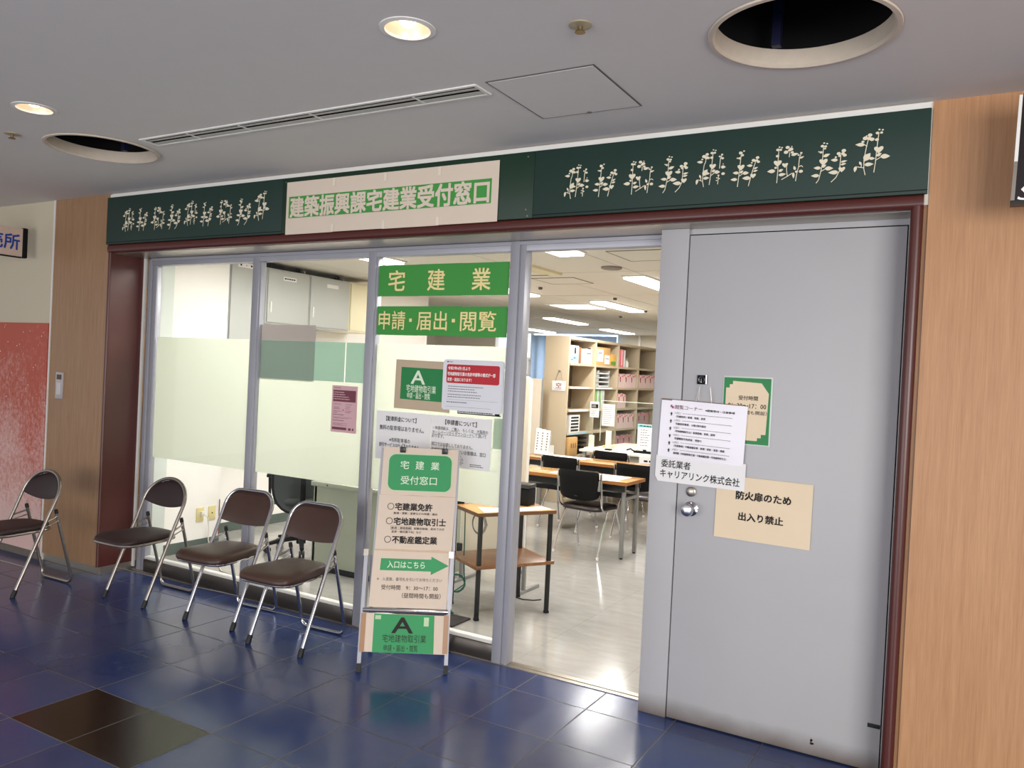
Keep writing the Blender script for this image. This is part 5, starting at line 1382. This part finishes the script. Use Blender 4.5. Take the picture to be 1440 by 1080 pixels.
t = thing('letter_tray', 'clear stacking letter tray with white papers in the second bay', 'tray', on_shelf(1, 5, 0.17), PI / 2)
for k in range(4):
    z = 0.006 + 0.058 * k
    g = G(); g.box(0, 0.36, 0.0, 0.25, z, z + 0.004); g.box(0, 0.004, 0, 0.25, z + .004, z + 0.05); g.box(0.356, 0.36, 0, 0.25, z + .004, z + 0.05); tr = g.done('tray', M_bin, t)
    g = G(); g.box(0.05, 0.33, 0.004, 0.22, z + 0.005, z + 0.017); g.done('paper', M_paper, tr)
t = thing('letter_tray', 'white letter tray with black openings low in the first bay', 'tray', on_shelf(0, 3, 0.12), PI / 2)
g = G(); g.box(0, 0.30, 0.0, 0.25, 0.0, 0.225, 0.003); g.done('case', M_paper, t)
for k in range(5): g = G(); g.box(0.04, 0.26, -0.002, 0.0, 0.016 + 0.041 * k, 0.040 + 0.041 * k); g.done('opening', M_ink, t)

# packets of files, each one a thing
pk = {}


def packets(bay, lev, dy0, n, wd, h, m, mt, lab, group):
    for k in range(n):
        key = (m.name, wd, h, k % 3)
        loc = on_shelf(bay, lev, dy0 + (wd + 0.004) * k, 0.0)
        if key not in pk:
            o_ = thing('file_packet', lab, 'file', loc, PI / 2, group=group)
            g_ = G(); q_ = wd * 0.96; hh = h * (1 - 0.04 * (k % 3))
            g_.loft([[(0, 0, 0), (q_, 0, 0), (q_, 0.24, 0), (0, 0.24, 0)], [(0, -0.004, hh * .5), (q_, -0.003, hh * .5), (q_, 0.24, hh * .5), (0, 0.24, hh * .5)], [(q_ * .1, 0.002, hh), (q_ * .95, 0.004, hh), (q_ * .9, 0.235, hh), (q_ * .1, 0.235, hh)]]); g_.done('sleeve', m, o_)
            g_ = G(); g_.box(q_ * 0.28, q_ * 0.62, -0.0065, -0.001, hh * 0.42, hh * 0.80) if k % 3 == 1 else g_.box(q_ * 0.1, q_ * 0.9, -0.0065, -0.001, hh * 0.84, hh * 0.95); g_.done('tag_strip', mt if k % 3 == 1 else M_pinkfile, o_)
            pk[key] = o_
        else: dup(pk[key], loc, PI / 2, lab, group)


packets(2, 5, 0.03, 10, 0.068, 0.205, M_packet, M_redtag, 'pale pink file packet in the long row of the third bay, second shelf down', 'file packets, third bay, second shelf')
packets(3, 5, 0.03, 10, 0.068, 0.205, M_packet, M_redtag, 'pale pink file packet in the long row of the fourth bay, second shelf down', 'file packets, fourth bay, second shelf')
packets(2, 4, 0.03, 6, 0.055, 0.215, M_packet, M_redtag, 'pale pink file packet on the third shelf down of the third bay', 'file packets, third bay, third shelf')
packets(2, 3, 0.03, 11, 0.060, 0.210, M_packet, M_redtag, 'pale pink file packet behind the acrylic screen, fourth shelf down', 'file packets, third bay, fourth shelf')
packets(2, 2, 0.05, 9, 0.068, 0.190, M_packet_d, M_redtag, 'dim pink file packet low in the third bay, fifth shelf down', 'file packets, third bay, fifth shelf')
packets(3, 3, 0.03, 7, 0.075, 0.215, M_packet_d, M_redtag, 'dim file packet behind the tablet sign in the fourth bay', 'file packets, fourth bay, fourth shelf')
for k in range(6): carton('green_folder', 'green and clear folder standing in the second bay on the third shelf', 1, 4, 0.03 + 0.062 * k, 0.05, 0.255 - 0.006 * (k % 2), M_greenfile if k in (0, 1, 3) else M_bin, 0.24, None, 'folder', 'green folders, second bay')
t = thing('kraft_file_box', 'brown kraft magazine file with black slots at the foot of the first bay', 'box', (SX + 0.03, SY0 + 0.04, LEV[2]), PI / 2)
g = G(); g.box(0, 0.24, 0.0, 0.24, 0, 0.235, 0.004); g.done('body', M_card, t)
for k in range(3): g = G(); g.box(0.05 + 0.06 * k, 0.065 + 0.06 * k, -0.002, 0.0, 0.10, 0.16); g.done('slot', mat('dark_brown_ink', (96, 62, 34), 0.7), t)
t = thing('black_tray', 'black tray stack beside the kraft magazine file', 'tray', on_shelf(0, 2, 0.36), PI / 2)
for k in range(4): g = G(); g.box(0.0, 0.30, 0.0, 0.24, 0.012 + 0.06 * k, 0.03 + 0.06 * k, 0.003); g.done('tray', M_plastic_b, t)
# shelf edge label strips
for bay, lev, m in ((0, 3, M_lblue), (0, 4, M_paper), (0, 5, M_paper), (1, 5, M_paper)):
    g = G(); y = SY0 + BAY * bay + 0.06; g.box(SX - 0.0015, SX + 0.001, y, y + 0.55, LEV[lev] - 0.024, LEV[lev] - 0.003); g.done('label_strip', m, shelf)
t = thing('hanging_plate', 'white plate with one red character hanging on the side of the bookshelf', 'sign', (-2.63, SY0 - 0.034, 1.405))
g = G(); g.box(-0.095, 0.095, -0.006, 0.0, 0.0, 0.125, 0.002); g.done('plate', M_paper, t)
text('空', mat('dark_red_ink', (140, 40, 40), 0.6), t, 0.0, -0.0068, 0.070, 0.075, 0.065, bold=0.01)
lines(t, M_ink_g, -0.05, 0.05, (0.022,), -0.0065, 0.006, (0.95, 1))
g = G(); g.tube([(-0.05, -0.002, 0.125), (-0.012, -0.004, 0.25), (0.012, -0.004, 0.25), (0.05, -0.002, 0.125)], 0.002, 6); g.lathe([(0, 0), (0.012, 0), (0.012, -0.012), (0, -0.012)], (0, 0.0, 0.25), 14, 'y'); g.done('hook', M_nickel, t)

# second partition beside the bookshelf
g = G(); g.prism(rrect(-3.9, -2.735, 0.0, 1.545, 0.02), 5.28, 5.315); o = g.done('partition_panel', M_partition); tag(o, 'cream partition panel standing left of the bookshelf', 'partition')
g = G(); g.prism([(-2.734, 0.0), (-2.728, 0.0), (-2.728, 1.545), (-2.734, 1.545)], 5.278, 5.317); g.done('edge_strip', M_grey_steel, o)

# curtain and notice by the far window
g = G(); n = 60; A, B = [], []
for i in range(n + 1):
    x = -6.59 + 2.0 * i / n; y = 11.98 + 0.025 * math.sin(i * 0.9)
    A.append((x, y)); B.append((x, y + 0.006))
g.prism(A + B[::-1], 1.2, 2.46, 'xy'); o = g.done('curtain', M_curtain); tag(o, 'pale blue curtain on the far wall behind the bookshelf', 'curtain')
t = thing('wall_notice', 'white notice with a blue headline near the far window', 'notice', (-6.90, 11.97, 1.60))
g = G(); g.box(0, 0.24, -0.01, 0.0, 0, 0.34, 0.002); g.done('board', M_paper, t); g = G(); g.box(0.01, 0.22, -0.012, -0.01, 0.14, 0.25); g.done('blue_block', M_blue_ink, t)

# ================================================================== OFFICE: WHITE DESK WITH SCREEN
t = thing('reception_desk', 'white desk beside the bookshelf holding the acrylic screen and tablet', 'desk', (0, 0, 0))
g = G(); g.box(-2.27, -0.75, 5.47, 6.95, 0.68, 0.71, 0.003); g.done('desk_top', M_putty, t)
g = G(); g.box(-1.85, -0.80, 5.53, 5.55, 0.30, 0.68); g.done('modesty_panel', mat('grey_panel', (170, 166, 154), 0.6), t)
for x, y in ((-2.22, 5.52), (-0.80, 5.52), (-2.22, 6.9), (-0.80, 6.9)):
    g = G(); g.box(x - 0.02, x + 0.02, y - 0.02, y + 0.02, 0.0, 0.68, 0.002); g.done('leg', M_grey_steel, t)
g = G(); g.box(-1.48, -0.92, 5.455, 5.465, 0.42, 0.685); o = g.done('desk_notice', M_paper); tag(o, 'white notice with black text hung on the front of the white desk', 'notice')
lines(o, M_ink, -1.42, -1.0, (0.64, 0.60), 5.4545, 0.022, (0.9, 1), 'headline', 0.06); lines(o, M_ink_g, -1.42, -1.0, (0.55, 0.52, 0.49), 5.4545, 0.010, (0.6, 1), 'fine_print', 0.03)

t = thing('acrylic_screen', 'clear acrylic screen standing on the white desk in front of the bookshelf', 'screen', (0, 5.70, 0.71))
g = G(); g.box(-2.10, -1.15, -0.003, 0.003, 0.13, 0.605); g.done('pane', M_acryl, t)
g = G(); g.box(-2.10, -1.15, -0.004, 0.004, 0.600, 0.608); g.box(-2.104, -2.098, -0.004, 0.004, 0.10, 0.608); g.done('edge', mat('acrylic_edge', (226, 232, 214), 0.2), t)
g = G(); g.box(-2.29, -2.13, -0.04, -0.034, 0.06, 0.585); g.done('side_pane', M_acryl, t)
for x in (-2.215, -1.985):
    g = G(); g.box(x - 0.035, x + 0.035, -0.012, 0.012, 0.0, 0.235 if x > -2.1 else 0.165, 0.003); g.box(x - 0.06, x + 0.06, -0.09, 0.09, 0.0, 0.012, 0.003); g.done('support', M_putty, t)
for x0, x1, z0, z1, lab in ((-2.235, -2.11, 1.10, 1.295, 'white notice with a black headline on the acrylic screen'), (-2.068, -1.90, 1.005, 1.275, 'larger white printed sheet on the acrylic screen')):
    t = thing('screen_notice', lab, 'notice', (x0, 5.655, z0), group='notices on the acrylic screen')
    g = G(); sheet(g, x1 - x0, z1 - z0, 0, 0, 0.001, 0.004); g.done('paper', M_paper, t)
    if z0 > 1.05:
        g = G(); g.box(0.02, x1 - x0 - 0.012, -0.0065, -0.005, 0.115, 0.165); g.done('black_block', M_ink, t); lines(t, M_white_ink, 0.028, 0.10, (0.150, 0.132), -0.0068, 0.007, (0.7, 1))
        lines(t, M_ink_g, 0.02, 0.11, (0.085, 0.065, 0.045, 0.025), -0.006, 0.004)
    else: lines(t, M_ink_g, 0.02, 0.15, [0.03 + 0.025 * k for k in range(9)], -0.006, 0.004)
t = thing('desk_tablet', 'white tablet sign with a turquoise header standing on the white desk', 'display', (-1.595, 5.66, 0.755), -0.05)
g = G(); g.box(0, 0.20, 0.0, 0.008, 0, 0.305, 0.002); g.done('panel', mat('pale_screen', (236, 236, 246), 0.4), t)
g = G(); g.box(0.004, 0.196, -0.002, 0.0, 0.268, 0.300); g.done('header_band', mat('turquoise_print', (120, 208, 214), 0.5), t)
lines(t, M_ink, 0.03, 0.18, (0.284,), -0.0025, 0.012, (0.9, 1), 'headline', 0.03); lines(t, M_ink_g, 0.04, 0.17, (0.235, 0.205, 0.175, 0.145, 0.115, 0.085, 0.05), -0.0005, 0.008, (0.6, 1), 'fine_print', 0.03)
g = G(); g.box(-0.03, 0.22, -0.03, 0.07, -0.045, -0.020, 0.004); g.box(0.08, 0.12, 0.0, 0.02, -0.02, 0.0); g.done('stand', M_plastic_b, t)
g = G(); g.tube([(-1.78, 5.80, 0.72), (-1.74, 5.84, 0.735), (-1.70, 5.78, 0.728), (-1.66, 5.74, 0.722), (-1.60, 5.72, 0.718)], 0.009, 8); tag(g.done('black_cable', M_black), 'black cable lying on the white desk by the tablet sign', 'cable')
g = G(); g.box(-2.15, -2.02, 5.90, 6.0, 0.71, 0.74, 0.006); tag(g.done('sponge_pad', mat('yellow_green_pad', (222, 222, 150), 0.8)), 'pale yellow green pad on the white desk', 'pad')
g = G(); g.box(-1.99, -1.91, 5.60, 5.66, 0.711, 0.728, 0.005); tag(g.done('desk_mouse', M_plastic_b), 'small black object on the white desk below the acrylic screen', 'mouse')
